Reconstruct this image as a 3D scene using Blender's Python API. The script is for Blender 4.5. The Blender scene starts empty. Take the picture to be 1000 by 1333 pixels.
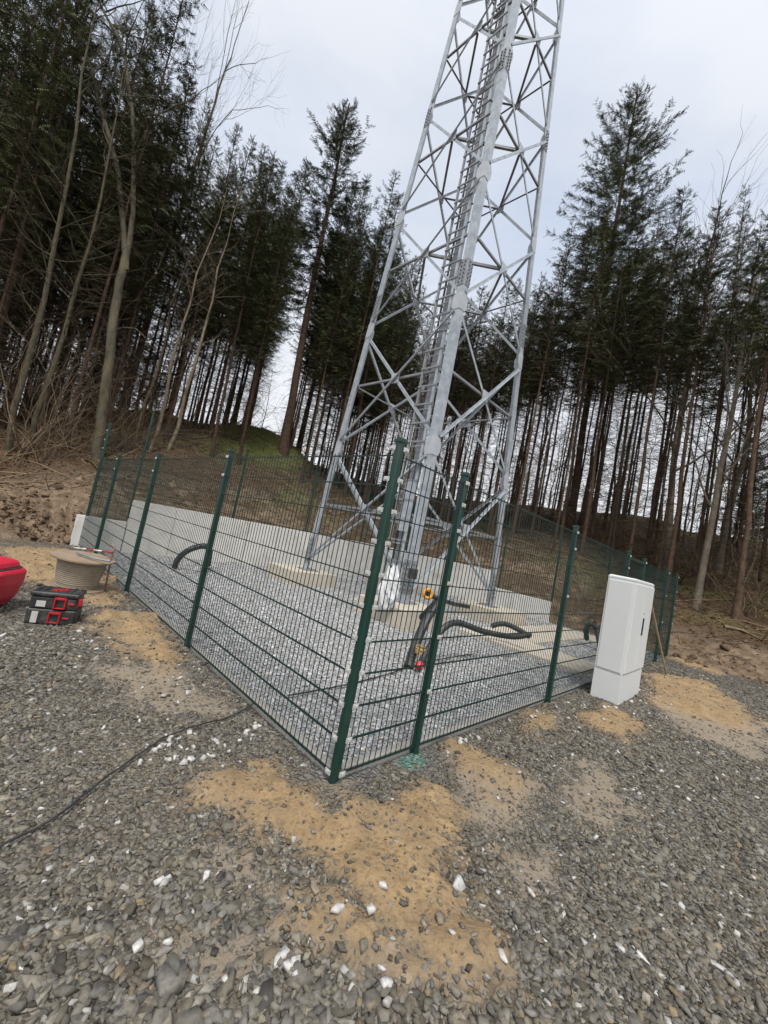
import bpy, bmesh, math, random
import numpy as np
from mathutils import Vector, Matrix
random.seed(7); RNG = np.random.default_rng(11)
S = bpy.context.scene
COL = S.collection
V = Vector
def R(d): return math.radians(d)

# ---------------------------------------------------------------- camera
F_PX, PITCH, ROLL, EYE = 519.24, 0.07114775, 0.19737484, 1.46756
cp, sp = math.cos(PITCH), math.sin(PITCH)
r0, u0, FW = V((1, 0, 0)), V((0, -sp, cp)), V((0, cp, sp))
cr, sr = math.cos(ROLL), math.sin(ROLL)
RT, UP = cr * r0 + sr * u0, -sr * r0 + cr * u0
cam = bpy.data.cameras.new('camera'); co = bpy.data.objects.new('camera', cam); COL.objects.link(co)
cam.sensor_fit = 'VERTICAL'; cam.sensor_height = 36; cam.lens = F_PX / 1333 * 36
cam.clip_start = 0.05; cam.clip_end = 3000
m = Matrix((RT, UP, -FW)).transposed().to_4x4(); m.translation = (0, 0, EYE); co.matrix_world = m
S.camera = co
def ray(x, y): return FW + RT * ((x - 500) / F_PX) - UP * ((y - 666.5) / F_PX)
def gp(x, y, z=0.0):
    d = ray(x, y); t = (z - EYE) / d.z
    return V((d.x * t, d.y * t, z))
def at(x, y, Y):
    d = ray(x, y); t = Y / d.y
    return V((d.x * t, Y, EYE + d.z * t))

# ---------------------------------------------------------------- yard coordinates: a runs along one fence, b along the other
CX, CY = 0.018, 2.492
AX, AY = -0.7071, 0.7071
BX, BY = 0.7071, 0.7071
def ab(a, b, z=0.0): return V((CX + a * AX + b * BX, CY + a * AY + b * BY, z))
def to_ab(x, y):
    x = x - CX; y = y - CY
    return x * AX + y * AY, x * BX + y * BY
AV, BV = V((AX, AY, 0)), V((BX, BY, 0))
Z = V((0, 0, 1))
WA, WB = 9.40, 11.15     # inner faces of the two retaining walls

# ---------------------------------------------------------------- noise
def _hash(ix, iy, seed):
    h = (ix.astype(np.int64) * 374761393 + iy.astype(np.int64) * 668265263 + seed * 974634541) & 0xffffffff
    h = ((h ^ (h >> 13)) * 1274126177) & 0xffffffff
    return ((h ^ (h >> 16)) & 0xffff) / 65535.0
def vnoise(x, y, seed=0):
    x = np.asarray(x, float); y = np.asarray(y, float)
    ix, iy = np.floor(x), np.floor(y); fx, fy = x - ix, y - iy
    fx = fx * fx * (3 - 2 * fx); fy = fy * fy * (3 - 2 * fy)
    a = _hash(ix, iy, seed); b = _hash(ix + 1, iy, seed); c = _hash(ix, iy + 1, seed); d = _hash(ix + 1, iy + 1, seed)
    return (a * (1 - fx) + b * fx) * (1 - fy) + (c * (1 - fx) + d * fx) * fy
def fbm(x, y, s, o=4, seed=0):
    v = 0; amp = .5; t = 0
    for k in range(o):
        v = v + amp * vnoise(np.asarray(x) * s, np.asarray(y) * s, seed + k * 17); t += amp; amp *= .5; s *= 2.03
    return v / t
def sstep(e0, e1, x):
    t = np.clip((x - e0) / (e1 - e0), 0, 1); return t * t * (3 - 2 * t)

# ---------------------------------------------------------------- zones of the ground (polygons on the ground plane)
def poly_ground(pts): return [tuple(gp(x, y).xy) for x, y in pts]
def sdist(poly, x, y):      # signed distance, positive inside
    d = np.full(x.shape, 1e9); ins = np.zeros(x.shape, bool); n = len(poly)
    for i in range(n):
        x0, y0 = poly[i]; x1, y1 = poly[(i + 1) % n]
        dx, dy = x1 - x0, y1 - y0
        t = np.clip(((x - x0) * dx + (y - y0) * dy) / (dx * dx + dy * dy + 1e-12), 0, 1)
        d = np.minimum(d, np.hypot(x - x0 - t * dx, y - y0 - t * dy))
        c = ((y0 > y) != (y1 > y)) & (x < dx * (y - y0) / ((dy if abs(dy) > 1e-9 else 1e-9)) + x0)
        ins ^= c
    return np.where(ins, d, -d)
SAND = [[(276, 1012), (310, 992), (345, 998), (385, 1030), (430, 1046), (470, 1040), (520, 1012), (560, 1030), (600, 1062), (628, 1100), (600, 1128), (568, 1135), (600, 1165), (635, 1215), (640, 1245), (590, 1252), (530, 1225), (480, 1230), (440, 1190), (390, 1165), (350, 1120), (300, 1080), (268, 1045)],
        [(112, 806), (150, 797), (205, 803), (232, 835), (250, 856), (215, 868), (170, 852), (130, 834)],
        [(684, 936), (715, 930), (738, 945), (728, 958), (695, 956)], [(752, 925), (800, 922), (838, 940), (835, 955), (795, 960), (765, 946)],
        [(838, 878), (870, 880), (915, 888), (965, 920), (995, 940), (940, 947), (890, 930), (850, 915)], [(862, 850), (905, 853), (940, 868), (935, 880), (890, 868)],
        [(0, 712), (60, 716), (120, 722), (150, 775), (160, 792), (110, 790), (70, 770), (0, 745)], [(590, 975), (630, 985), (672, 1015), (640, 1030), (600, 1010)],
        [(900, 835), (1010, 850), (1010, 870), (930, 855)]]
DUST = [[(600, 990), (690, 1005), (700, 1060), (660, 1080), (610, 1070)], [(735, 995), (790, 1000), (830, 1060), (820, 1090), (760, 1080), (740, 1050)],
        [(190, 1232), (260, 1210), (335, 1222), (330, 1262), (250, 1285), (195, 1270)], [(650, 1120), (720, 1110), (730, 1160), (670, 1180)], [(240, 1100), (300, 1075), (390, 1170), (470, 1230), (560, 1260), (660, 1290), (560, 1300), (450, 1265), (340, 1190)],
        [(830, 900), (1000, 945), (1000, 1000), (900, 960)], [(560, 1250), (660, 1230), (700, 1300), (600, 1320)], [(100, 860), (240, 870), (300, 930), (200, 930)]]
GREY = [[(375, 1015), (430, 985), (500, 1000), (470, 1030), (425, 1048), (390, 1038)], [(505, 985), (545, 965), (585, 985), (560, 1010), (520, 1005)]]
TEAL = [[(512, 986), (540, 978), (556, 992), (545, 1003), (520, 1000)]]
def zone(polys, x, y, edge, nz, seed):
    out = np.zeros(x.shape); w = (fbm(x, y, 3.2, 4, seed) - .5) * nz + (fbm(x, y, 14, 3, seed + 5) - .5) * nz * .6
    for P in polys:
        P = poly_ground(P); q = np.array(P); mn, mx = q.min(0) - 1, q.max(0) + 1
        k = (x > mn[0]) & (x < mx[0]) & (y > mn[1]) & (y < mx[1])
        if k.any(): out[k] = np.maximum(out[k], sstep(-edge, edge, sdist(P, x[k], y[k]) + w[k]))
    return out
H_D = [-1, 0, 1, 3, 5, 8, 11, 13, 16, 25, 60, 200]; H_Z = [1.15, 1.15, 1.25, 1.85, 2.75, 4.4, 6.0, 6.7, 6.9, 6.0, 3.5, 1]
MND = at(350, 562, 23)      # small grassy rise in the gap of the wood
def hill(x, y, micro=True):
    a, b = to_ab(x, y)
    da = a - WA - .06; db = b - WB - .06
    d = np.maximum(da, db)
    k = np.clip(1 - np.abs(da - db) / 3.0, 0, 1); d = np.where(d > 0, d + .25 * k * k * 0, d)
    H = np.interp(d, H_D, H_Z)
    leftness = sstep(6.5, -3.5, b) * (da > db); H = 1.0 + (H - 1.0) * (1 - .66 * leftness)
    rightness = sstep(0.0, -9, a) * (db > da)
    H = 1.0 + (H - 1.0) * (1 + .22 * rightness)
    dA = np.maximum(da, 0); dB = np.maximum(db, 0)
    bank = np.minimum(.72 * dA, .80) + .09 * np.maximum(dA - .7, 0) + .42 * np.maximum(dA - 4.2, 0)
    planA = bank + (1.19 + .32 * dA - bank) * sstep(-1.6, 2.4, b)
    nearA = np.where(b > .86, 1.19 + .4 * dA, np.where(b > -.15, .66 + .9 * dA, .72 * dA))
    planB = .30 * dB + (1.12 + .3 * dB - .30 * dB) * sstep(1.2, 6.0, a)
    nearB = np.where(a > 5.28, 1.12 + .4 * dB, np.where(a > 3.14, .57 + .9 * dB, .3 * dB + 0 * a))
    cap = np.where(da > db, np.minimum(planA, nearA), np.minimum(planB, nearB))
    z = np.where(d > 0, np.minimum(H, cap), 0.0)
    z = z + np.where(d > 4, 1.9 * np.exp(-((x - MND.x) ** 2 + (y - MND.y) ** 2) / (2 * 2.6 ** 2)), 0)
    if micro:
        rough = sstep(0.2, 1.2, d)
        z = z + np.where(d > 0, rough * ((fbm(x, y, .8, 4, 3) - .5) * .45 + (fbm(x, y, 3.5, 3, 9) - .5) * .16) * (1 - .55 * sstep(4, 8, d)) , 0)
        # ploughed lumps on the cut bank
        bank = (b < -.2) * (da > 0) * sstep(3.2, .6, da)
        z = z + bank * ((fbm(x, y, 2.6, 4, 21) - .5) * .5 + (np.abs(fbm(x, y, 6, 4, 23) - .5) * -1 + .1) * .55)
        z = z + (b < .3) * (da > .9) * sstep(4.5, 3.2, da) * (fbm(a * 3.2, b * .5, 1, 3, 29) - .5) * .26
        z = z + np.where(d > 14, (fbm(x, y, .12, 3, 5) - .5) * 1.6 * sstep(14, 24, d), 0)
    return z
def yard(x, y):
    a, b = to_ab(x, y); return (a > .03) & (b > .03) & (a < WA + .2) & (b < WB + .2)
def surf(x, y):       # ground height with sand heaps and ruts
    x = np.asarray(x, float); y = np.asarray(y, float)
    z = hill(x, y); a, b = to_ab(x, y); flat = np.maximum(a - WA, b - WB) < 0
    out = flat & ~yard(x, y)
    s = zone(SAND, x, y, .17, .5, 40)
    z = z + np.where(out, (fbm(x, y, .9, 3, 60) - .5) * .10 * sstep(.3, 1.5, np.maximum(-a, -b)) + s * (.05 + (fbm(x, y, 4.5, 5, 61) - .5) * .12) + (fbm(x, y, 9, 3, 62) - .5) * .02, 0)
    z = z + np.where(yard(x, y), (fbm(x, y, 1.2, 3, 63) - .5) * .05 - .02, 0)
    return z
def gz(x, y):
    a, b = to_ab(x, y); q = (np.array([x]), np.array([y]))
    return float((hill if max(a - WA, b - WB) > .1 else surf)(*q)[0])

def foot(x, y, d0=0):          # walk along the pixel's ray until the hillside is met
    d = ray(x, y); t = 6.0
    while t < 60:
        X, Y = d.x * t, d.y * t
        if EYE + d.z * t <= gz(X, Y): return X, Y
        t += .15
    return X, Y
# ---------------------------------------------------------------- mesh helpers
class MB:
    def __init__(s): s.v = []; s.f = []
    def quadbox(s, pts):      # 8 points: bottom ring 0-3, top ring 4-7
        n = len(s.v); s.v += [tuple(p) for p in pts]
        s.f += [tuple(n + i for i in q) for q in ((3, 2, 1, 0), (4, 5, 6, 7), (0, 1, 5, 4), (1, 2, 6, 5), (2, 3, 7, 6), (3, 0, 4, 7))]
        return s
    def box(s, c, ax, ay, az):
        c, ax, ay, az = V(c), V(ax), V(ay), V(az)
        return s.quadbox([c - ax - ay - az, c + ax - ay - az, c + ax + ay - az, c - ax + ay - az, c - ax - ay + az, c + ax - ay + az, c + ax + ay + az, c - ax + ay + az])
    def abox(s, a0, a1, b0, b1, z0, z1):
        return s.quadbox([ab(a0, b0, z0), ab(a0, b1, z0), ab(a1, b1, z0), ab(a1, b0, z0), ab(a0, b0, z1), ab(a0, b1, z1), ab(a1, b1, z1), ab(a1, b0, z1)])
    def prof(s, p, q, u, w, pts):     # extrude a 2-D outline given in axes u,w from p to q
        p, q, u, w = V(p), V(q), V(u), V(w); n = len(s.v); k = len(pts)
        for o in (p, q): s.v += [tuple(o + u * a + w * b) for a, b in pts]
        for i in range(k): j = (i + 1) % k; s.f.append((n + i, n + j, n + k + j, n + k + i))
        s.f += [tuple(n + i for i in reversed(range(k))), tuple(n + k + i for i in range(k))]
        return s
    def angle(s, p, q, u, w, wd, t, wd2=None):
        wd2 = wd2 or wd
        return s.prof(p, q, u, w, [(0, 0), (wd, 0), (wd, t), (t, t), (t, wd2), (0, wd2)])
    def tube(s, pts, rad, n=8, cap=True):
        pts = [V(p) for p in pts]; k = len(pts)
        if not hasattr(rad, '__len__'): rad = [rad] * k
        ref = None; base = len(s.v)
        for i, p in enumerate(pts):
            t = (pts[min(i + 1, k - 1)] - pts[max(i - 1, 0)]).normalized()
            if ref is None: ref = t.orthogonal().normalized()
            ref = (ref - t * ref.dot(t)); ref = ref.normalized() if ref.length > 1e-6 else t.orthogonal().normalized()
            w = t.cross(ref)
            for j in range(n):
                an = 2 * math.pi * j / n; s.v.append(tuple(p + (ref * math.cos(an) + w * math.sin(an)) * rad[i]))
        for i in range(k - 1):
            for j in range(n):
                a = base + i * n + j; b = base + i * n + (j + 1) % n; s.f.append((a, b, b + n, a + n))
        if cap: s.f += [tuple(base + j for j in reversed(range(n))), tuple(base + (k - 1) * n + j for j in range(n))]
        return s
    def lathe(s, c, prof, n=24, axis=Z, ref=None):
        c = V(c); axis = V(axis).normalized(); u = axis.orthogonal().normalized() if ref is None else V(ref); w = axis.cross(u); base = len(s.v); k = len(prof)
        for r_, h in prof:
            for j in range(n):
                an = 2 * math.pi * j / n; s.v.append(tuple(c + axis * h + (u * math.cos(an) + w * math.sin(an)) * max(r_, 1e-4)))
        for i in range(k - 1):
            for j in range(n):
                a = base + i * n + j; b = base + i * n + (j + 1) % n; s.f.append((a, b, b + n, a + n))
        s.f += [tuple(base + j for j in reversed(range(n))), tuple(base + (k - 1) * n + j for j in range(n))]
        return s
    def quad(s, a, b, c, d):
        n = len(s.v); s.v += [tuple(a), tuple(b), tuple(c), tuple(d)]; s.f.append((n, n + 1, n + 2, n + 3)); return s
    def build(s, name, mat, parent=None, smooth=False, bevel=0.0, seg=2, org=None):
        me = bpy.data.meshes.new(name)
        o_ = V(org) if org is not None else (V(parent.matrix_basis.translation) if parent is not None else V((0, 0, 0)))
        me.from_pydata([tuple(V(v) - o_) for v in s.v], [], s.f); me.validate()
        if mat: me.materials.append(mat)
        if smooth: me.polygons.foreach_set('use_smooth', [True] * len(me.polygons))
        o = bpy.data.objects.new(name, me); COL.objects.link(o)
        if parent is not None: o.parent = parent
        if parent is None: o.location = o_
        if bevel:
            b = o.modifiers.new('bevel', 'BEVEL'); b.width = bevel; b.segments = seg; b.limit_method = 'ANGLE'; b.angle_limit = R(35)
        return o
def build_part(mb, name, mat, parent, **k):      # sub-part: parent's own origin already accounted for
    root = parent
    while root.parent is not None: root = root.parent
    o = mb.build(name, mat, None, org=root.location, **k); o.location = (0, 0, 0); o.parent = parent; return o
def tag(o, label=None, cat=None, group=None, kind=None):
    if label: o['label'] = label
    if cat: o['category'] = cat
    if group: o['group'] = group
    if kind: o['kind'] = kind
    return o
def thing(name, loc, label, cat, group=None):
    o = bpy.data.objects.new(name, None); COL.objects.link(o); o.location = loc; o.empty_display_size = .2
    return tag(o, label, cat, group)
def np_mesh(name, verts, faces, mat, cols=None, smooth=False, link=True):
    me = bpy.data.meshes.new(name); nv, nf = len(verts), len(faces); k = faces.shape[1]
    me.vertices.add(nv); me.vertices.foreach_set('co', np.ascontiguousarray(verts, np.float32).ravel())
    me.loops.add(nf * k); me.loops.foreach_set('vertex_index', np.ascontiguousarray(faces, np.int32).ravel())
    me.polygons.add(nf); me.polygons.foreach_set('loop_start', np.arange(0, nf * k, k, dtype=np.int32))
    if smooth: me.polygons.foreach_set('use_smooth', np.ones(nf, bool))
    me.update(calc_edges=True)
    if cols is not None:
        at_ = me.color_attributes.new('tint', 'FLOAT_COLOR', 'POINT'); c = np.ones((nv, 4), np.float32); c[:, :cols.shape[1]] = cols; at_.data.foreach_set('color', c.ravel())
    if mat: me.materials.append(mat)
    if not link: return me
    o = bpy.data.objects.new(name, me); COL.objects.link(o); return o

# ---------------------------------------------------------------- materials
def new_mat(name):
    mt = bpy.data.materials.new(name); mt.use_nodes = True; nt = mt.node_tree; b = nt.nodes['Principled BSDF']
    return mt, nt, b
def nd(nt, t, **k):
    n = nt.nodes.new(t)
    for a, v in k.items():
        if a in n.inputs: n.inputs[a].default_value = v
        else: setattr(n, a, v)
    return n
def mixc(nt, fac, c1, c2, blend='MIX'):
    n = nt.nodes.new('ShaderNodeMix'); n.data_type = 'RGBA'; n.blend_type = blend
    for sock, val in ((n.inputs[0], fac), (n.inputs[6], c1), (n.inputs[7], c2)):
        if isinstance(val, bpy.types.NodeSocket): nt.links.new(val, sock)
        elif isinstance(val, (int, float)): sock.default_value = val
        else: sock.default_value = (*val, 1)[:4]
    return n.outputs[2]
def mth(nt, op, a, b=0.0):
    n = nt.nodes.new('ShaderNodeMath'); n.operation = op
    for sock, val in ((n.inputs[0], a), (n.inputs[1], b)):
        if isinstance(val, bpy.types.NodeSocket): nt.links.new(val, sock)
        else: sock.default_value = val
    return n.outputs[0]
def ramp(nt, fac, stops):
    n = nt.nodes.new('ShaderNodeValToRGB'); e = n.color_ramp.elements
    while len(e) < len(stops): e.new(.5)
    for x, (p, c) in zip(e, stops): x.position = p; x.color = (*c, 1) if len(c) == 3 else c
    nt.links.new(fac, n.inputs[0]); return n.outputs[0]
def coords(nt, world=False):
    if world: return nt.nodes.new('ShaderNodeNewGeometry').outputs['Position']
    return nt.nodes.new('ShaderNodeTexCoord').outputs['Object']
def noise(nt, vec, scale, detail=5, rough=.6):
    n = nd(nt, 'ShaderNodeTexNoise', Scale=scale, Detail=detail, Roughness=rough); nt.links.new(vec, n.inputs['Vector']); return n.outputs['Fac']
def bump(nt, b, h, strength, dist=.01):
    n = nd(nt, 'ShaderNodeBump', Strength=strength, Distance=dist); nt.links.new(h, n.inputs['Height']); nt.links.new(n.outputs[0], b.inputs['Normal']); return n
def pm(name, c1, c2=None, sc=6.0, rough=.6, metal=0.0, bmp=0.0, bsc=60.0, dirt=None, dsc=2.0, damt=.5, world=False, spec=None):
    mt, nt, b = new_mat(name); vec = coords(nt, world)
    col = mixc(nt, ramp(nt, noise(nt, vec, sc), [(.3, (0, 0, 0)), (.7, (1, 1, 1))]), c1, c2 or c1)
    if dirt: col = mixc(nt, ramp(nt, noise(nt, vec, dsc, 8, .7), [(.5, (0, 0, 0)), (.72, (damt,) * 3)]), col, dirt)
    nt.links.new(col, b.inputs['Base Color']); b.inputs['Roughness'].default_value = rough; b.inputs['Metallic'].default_value = metal
    if spec is not None: b.inputs['Specular IOR Level'].default_value = spec
    if bmp: bump(nt, b, noise(nt, vec, bsc, 4), bmp, .004)
    return mt
M = {}
M['green'] = pm('green_powder_coat', (.004, .030, .022), (.005, .038, .028), 9, .42, dirt=(.12, .11, .09), dsc=5, damt=.14, world=True)
M['wire'] = pm('green_wire_coat', (.003, .018, .014), (.004, .024, .018), 12, .5, world=True)
M['clip'] = pm('stainless_clip', (.60, .60, .58), (.48, .48, .47), 30, .35, .35, world=True)
M['galv'] = pm('galvanised_steel', (.42, .455, .49), (.26, .29, .32), 4.2, .48, .3, bmp=.1, bsc=40, dirt=(.62, .64, .65), dsc=9, damt=.55, world=True)
M['galv_dull'] = pm('dull_galvanised_steel', (.27, .285, .30), (.19, .20, .215), 4, .55, .25, dirt=(.42, .43, .44), dsc=9, damt=.4, world=True)
M['bolt'] = pm('bolt_steel', (.13, .13, .135), (.2, .2, .2), 20, .5, .6, world=True)
M['plate'] = pm('pale_zinc_plate', (.48, .505, .53), (.36, .385, .41), 5, .5, .25, world=True)
M['conc'] = pm('wall_concrete', (.67, .655, .62), (.57, .555, .525), 2.2, .9, bmp=.25, bsc=90, dirt=(.27, .255, .225), dsc=1.4, damt=.55, world=True)
M['pad'] = pm('footing_concrete', (.52, .47, .395), (.44, .40, .33), 3.5, .92, bmp=.3, bsc=70, dirt=(.33, .28, .21), dsc=3, damt=.6, world=True)
M['kerb'] = pm('edging_concrete', (.34, .325, .30), (.27, .26, .24), 8, .95, bmp=.3, bsc=80, dirt=(.2, .17, .13), dsc=5, damt=.6, world=True)
M['cab'] = pm('grey_cabinet_plastic', (.61, .625, .62), (.58, .595, .59), 1.2, .5, world=True)
M['cab_gap'] = pm('cabinet_gap_grey', (.22, .225, .225), None, 5, .7)  # dark grey standing in for the shade inside the cabinet's gaps
M['black'] = pm('black_rubber', (.018, .018, .02), (.03, .03, .032), 14, .55, dirt=(.16, .145, .12), dsc=8, damt=.35, world=True)
M['pipe'] = pm('black_corrugated_pipe', (.02, .022, .024), (.035, .036, .038), 12, .42, dirt=(.16, .145, .12), dsc=6, damt=.35, world=True)
M['redcap'] = pm('red_cap', (.55, .035, .022), (.42, .03, .02), 20, .45, world=True)
M['orange'] = pm('orange_ring', (.62, .30, .035), (.5, .24, .03), 20, .5, world=True)
M['rope'] = pm('tan_rope', (.42, .29, .13), (.3, .2, .09), 40, .9, world=True)
M['bag'] = pm('white_sheet', (.66, .67, .68), (.56, .57, .58), 6, .7, bmp=.4, bsc=18, world=True)
M['red'] = pm('red_plastic', (.58, .018, .05), (.50, .016, .04), 4, .38, bmp=.08, bsc=30, dirt=(.25, .12, .10), dsc=5, damt=.35, world=True)
M['tool'] = pm('black_box_plastic', (.016, .016, .018), (.026, .026, .028), 10, .5, bmp=.15, bsc=120, dirt=(.20, .175, .14), dsc=7, damt=.45, world=True)
M['toolred'] = pm('red_box_plastic', (.42, .012, .018), (.36, .012, .016), 10, .4, world=True)
M['sticker'] = pm('paper_sticker', (.5, .5, .47), (.40, .39, .35), 60, .7, world=True)
M['wood'] = pm('weathered_plywood', (.30, .225, .155), (.22, .165, .115), 10, .85, bmp=.3, bsc=50, dirt=(.12, .09, .06), dsc=6, damt=.5, world=True)
M['duct'] = pm('beige_cable_sheath', (.35, .295, .225), (.27, .225, .165), 9, .7, dirt=(.16, .13, .09), dsc=5, damt=.4, world=True)
M['stick'] = pm('pale_timber', (.42, .31, .18), (.32, .23, .13), 14, .85, world=True)
M['rod'] = pm('rusty_rod', (.20, .13, .085), (.30, .26, .22), 25, .7, .3, world=True)
M['tapered'] = pm('red_white_tape', (.60, .05, .05), (.62, .6, .57), 26, .6, world=True)
M['white'] = pm('white_paint', (.7, .7, .68), (.62, .62, .6), 12, .6, world=True)

def mat_stone(name, rough=.9, bmp=.45):
    mt, nt, b = new_mat(name); vec = coords(nt, True)
    a = nd(nt, 'ShaderNodeAttribute', attribute_name='tint')
    n1 = noise(nt, vec, 55, 6, .65); n2 = noise(nt, vec, 9, 3, .5)
    col = mixc(nt, 1.0, a.outputs['Color'], ramp(nt, n1, [(.28, (.5, .49, .48)), (.5, (1, 1, 1)), (.75, (1.3, 1.27, 1.2))]), 'MULTIPLY')
    col = mixc(nt, ramp(nt, n2, [(.5, (0, 0, 0)), (.72, (.35, .35, .35))]), col, (.16, .128, .088))
    nt.links.new(col, b.inputs['Base Color']); b.inputs['Roughness'].default_value = rough; b.inputs['Specular IOR Level'].default_value = .3
    bump(nt, b, noise(nt, vec, 160, 5, .75), bmp, .004); return mt
M['stone'] = mat_stone('crushed_rock')
def mat_tint(name, rough=.8, obj_var=.25, noise_sc=0, spec=.25, transl=0.0):
    mt, nt, b = new_mat(name); a = nd(nt, 'ShaderNodeAttribute', attribute_name='tint'); col = a.outputs['Color']
    oi = nt.nodes.new('ShaderNodeObjectInfo')
    k = nd(nt, 'ShaderNodeMapRange'); k.inputs['To Min'].default_value = 1 - obj_var; k.inputs['To Max'].default_value = 1 + obj_var
    nt.links.new(oi.outputs['Random'], k.inputs['Value'])
    cmb = nt.nodes.new('ShaderNodeCombineColor')
    for i in range(3): nt.links.new(k.outputs[0], cmb.inputs[i])
    col = mixc(nt, 1.0, col, cmb.outputs[0], 'MULTIPLY')
    if noise_sc: col = mixc(nt, 1.0, col, ramp(nt, noise(nt, coords(nt, True), noise_sc, 5, .65), [(.3, (.55, .55, .55)), (.7, (1.35, 1.32, 1.25))]), 'MULTIPLY')
    nt.links.new(col, b.inputs['Base Color']); b.inputs['Roughness'].default_value = rough; b.inputs['Specular IOR Level'].default_value = spec
    return mt
M['needles'] = mat_tint('conifer_needles', .7, .28)
M['bark'] = mat_tint('conifer_bark', .95, .3, 7)
M['greybark'] = mat_tint('deciduous_bark', .92, .25, 6)
M['debris'] = mat_tint('forest_debris', .95, .1, 20)
def mat_mossbark():
    mt, nt, b = new_mat('mossy_bark'); vec = coords(nt, True)
    mp = nd(nt, 'ShaderNodeMapping'); mp.inputs['Scale'].default_value = (1, 1, .35); nt.links.new(vec, mp.inputs[0])
    col = mixc(nt, ramp(nt, noise(nt, mp.outputs[0], 5, 7, .65), [(.35, (0, 0, 0)), (.65, (1, 1, 1))]), (.045, .039, .028), (.125, .11, .076))
    col = mixc(nt, ramp(nt, noise(nt, vec, 2.2, 6, .7), [(.48, (0, 0, 0)), (.66, (.65, .65, .65))]), col, (.11, .10, .035))
    nt.links.new(col, b.inputs['Base Color']); b.inputs['Roughness'].default_value = .95; bump(nt, b, noise(nt, mp.outputs[0], 22, 6, .7), .6, .02); return mt
M['moss'] = mat_mossbark()

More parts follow.
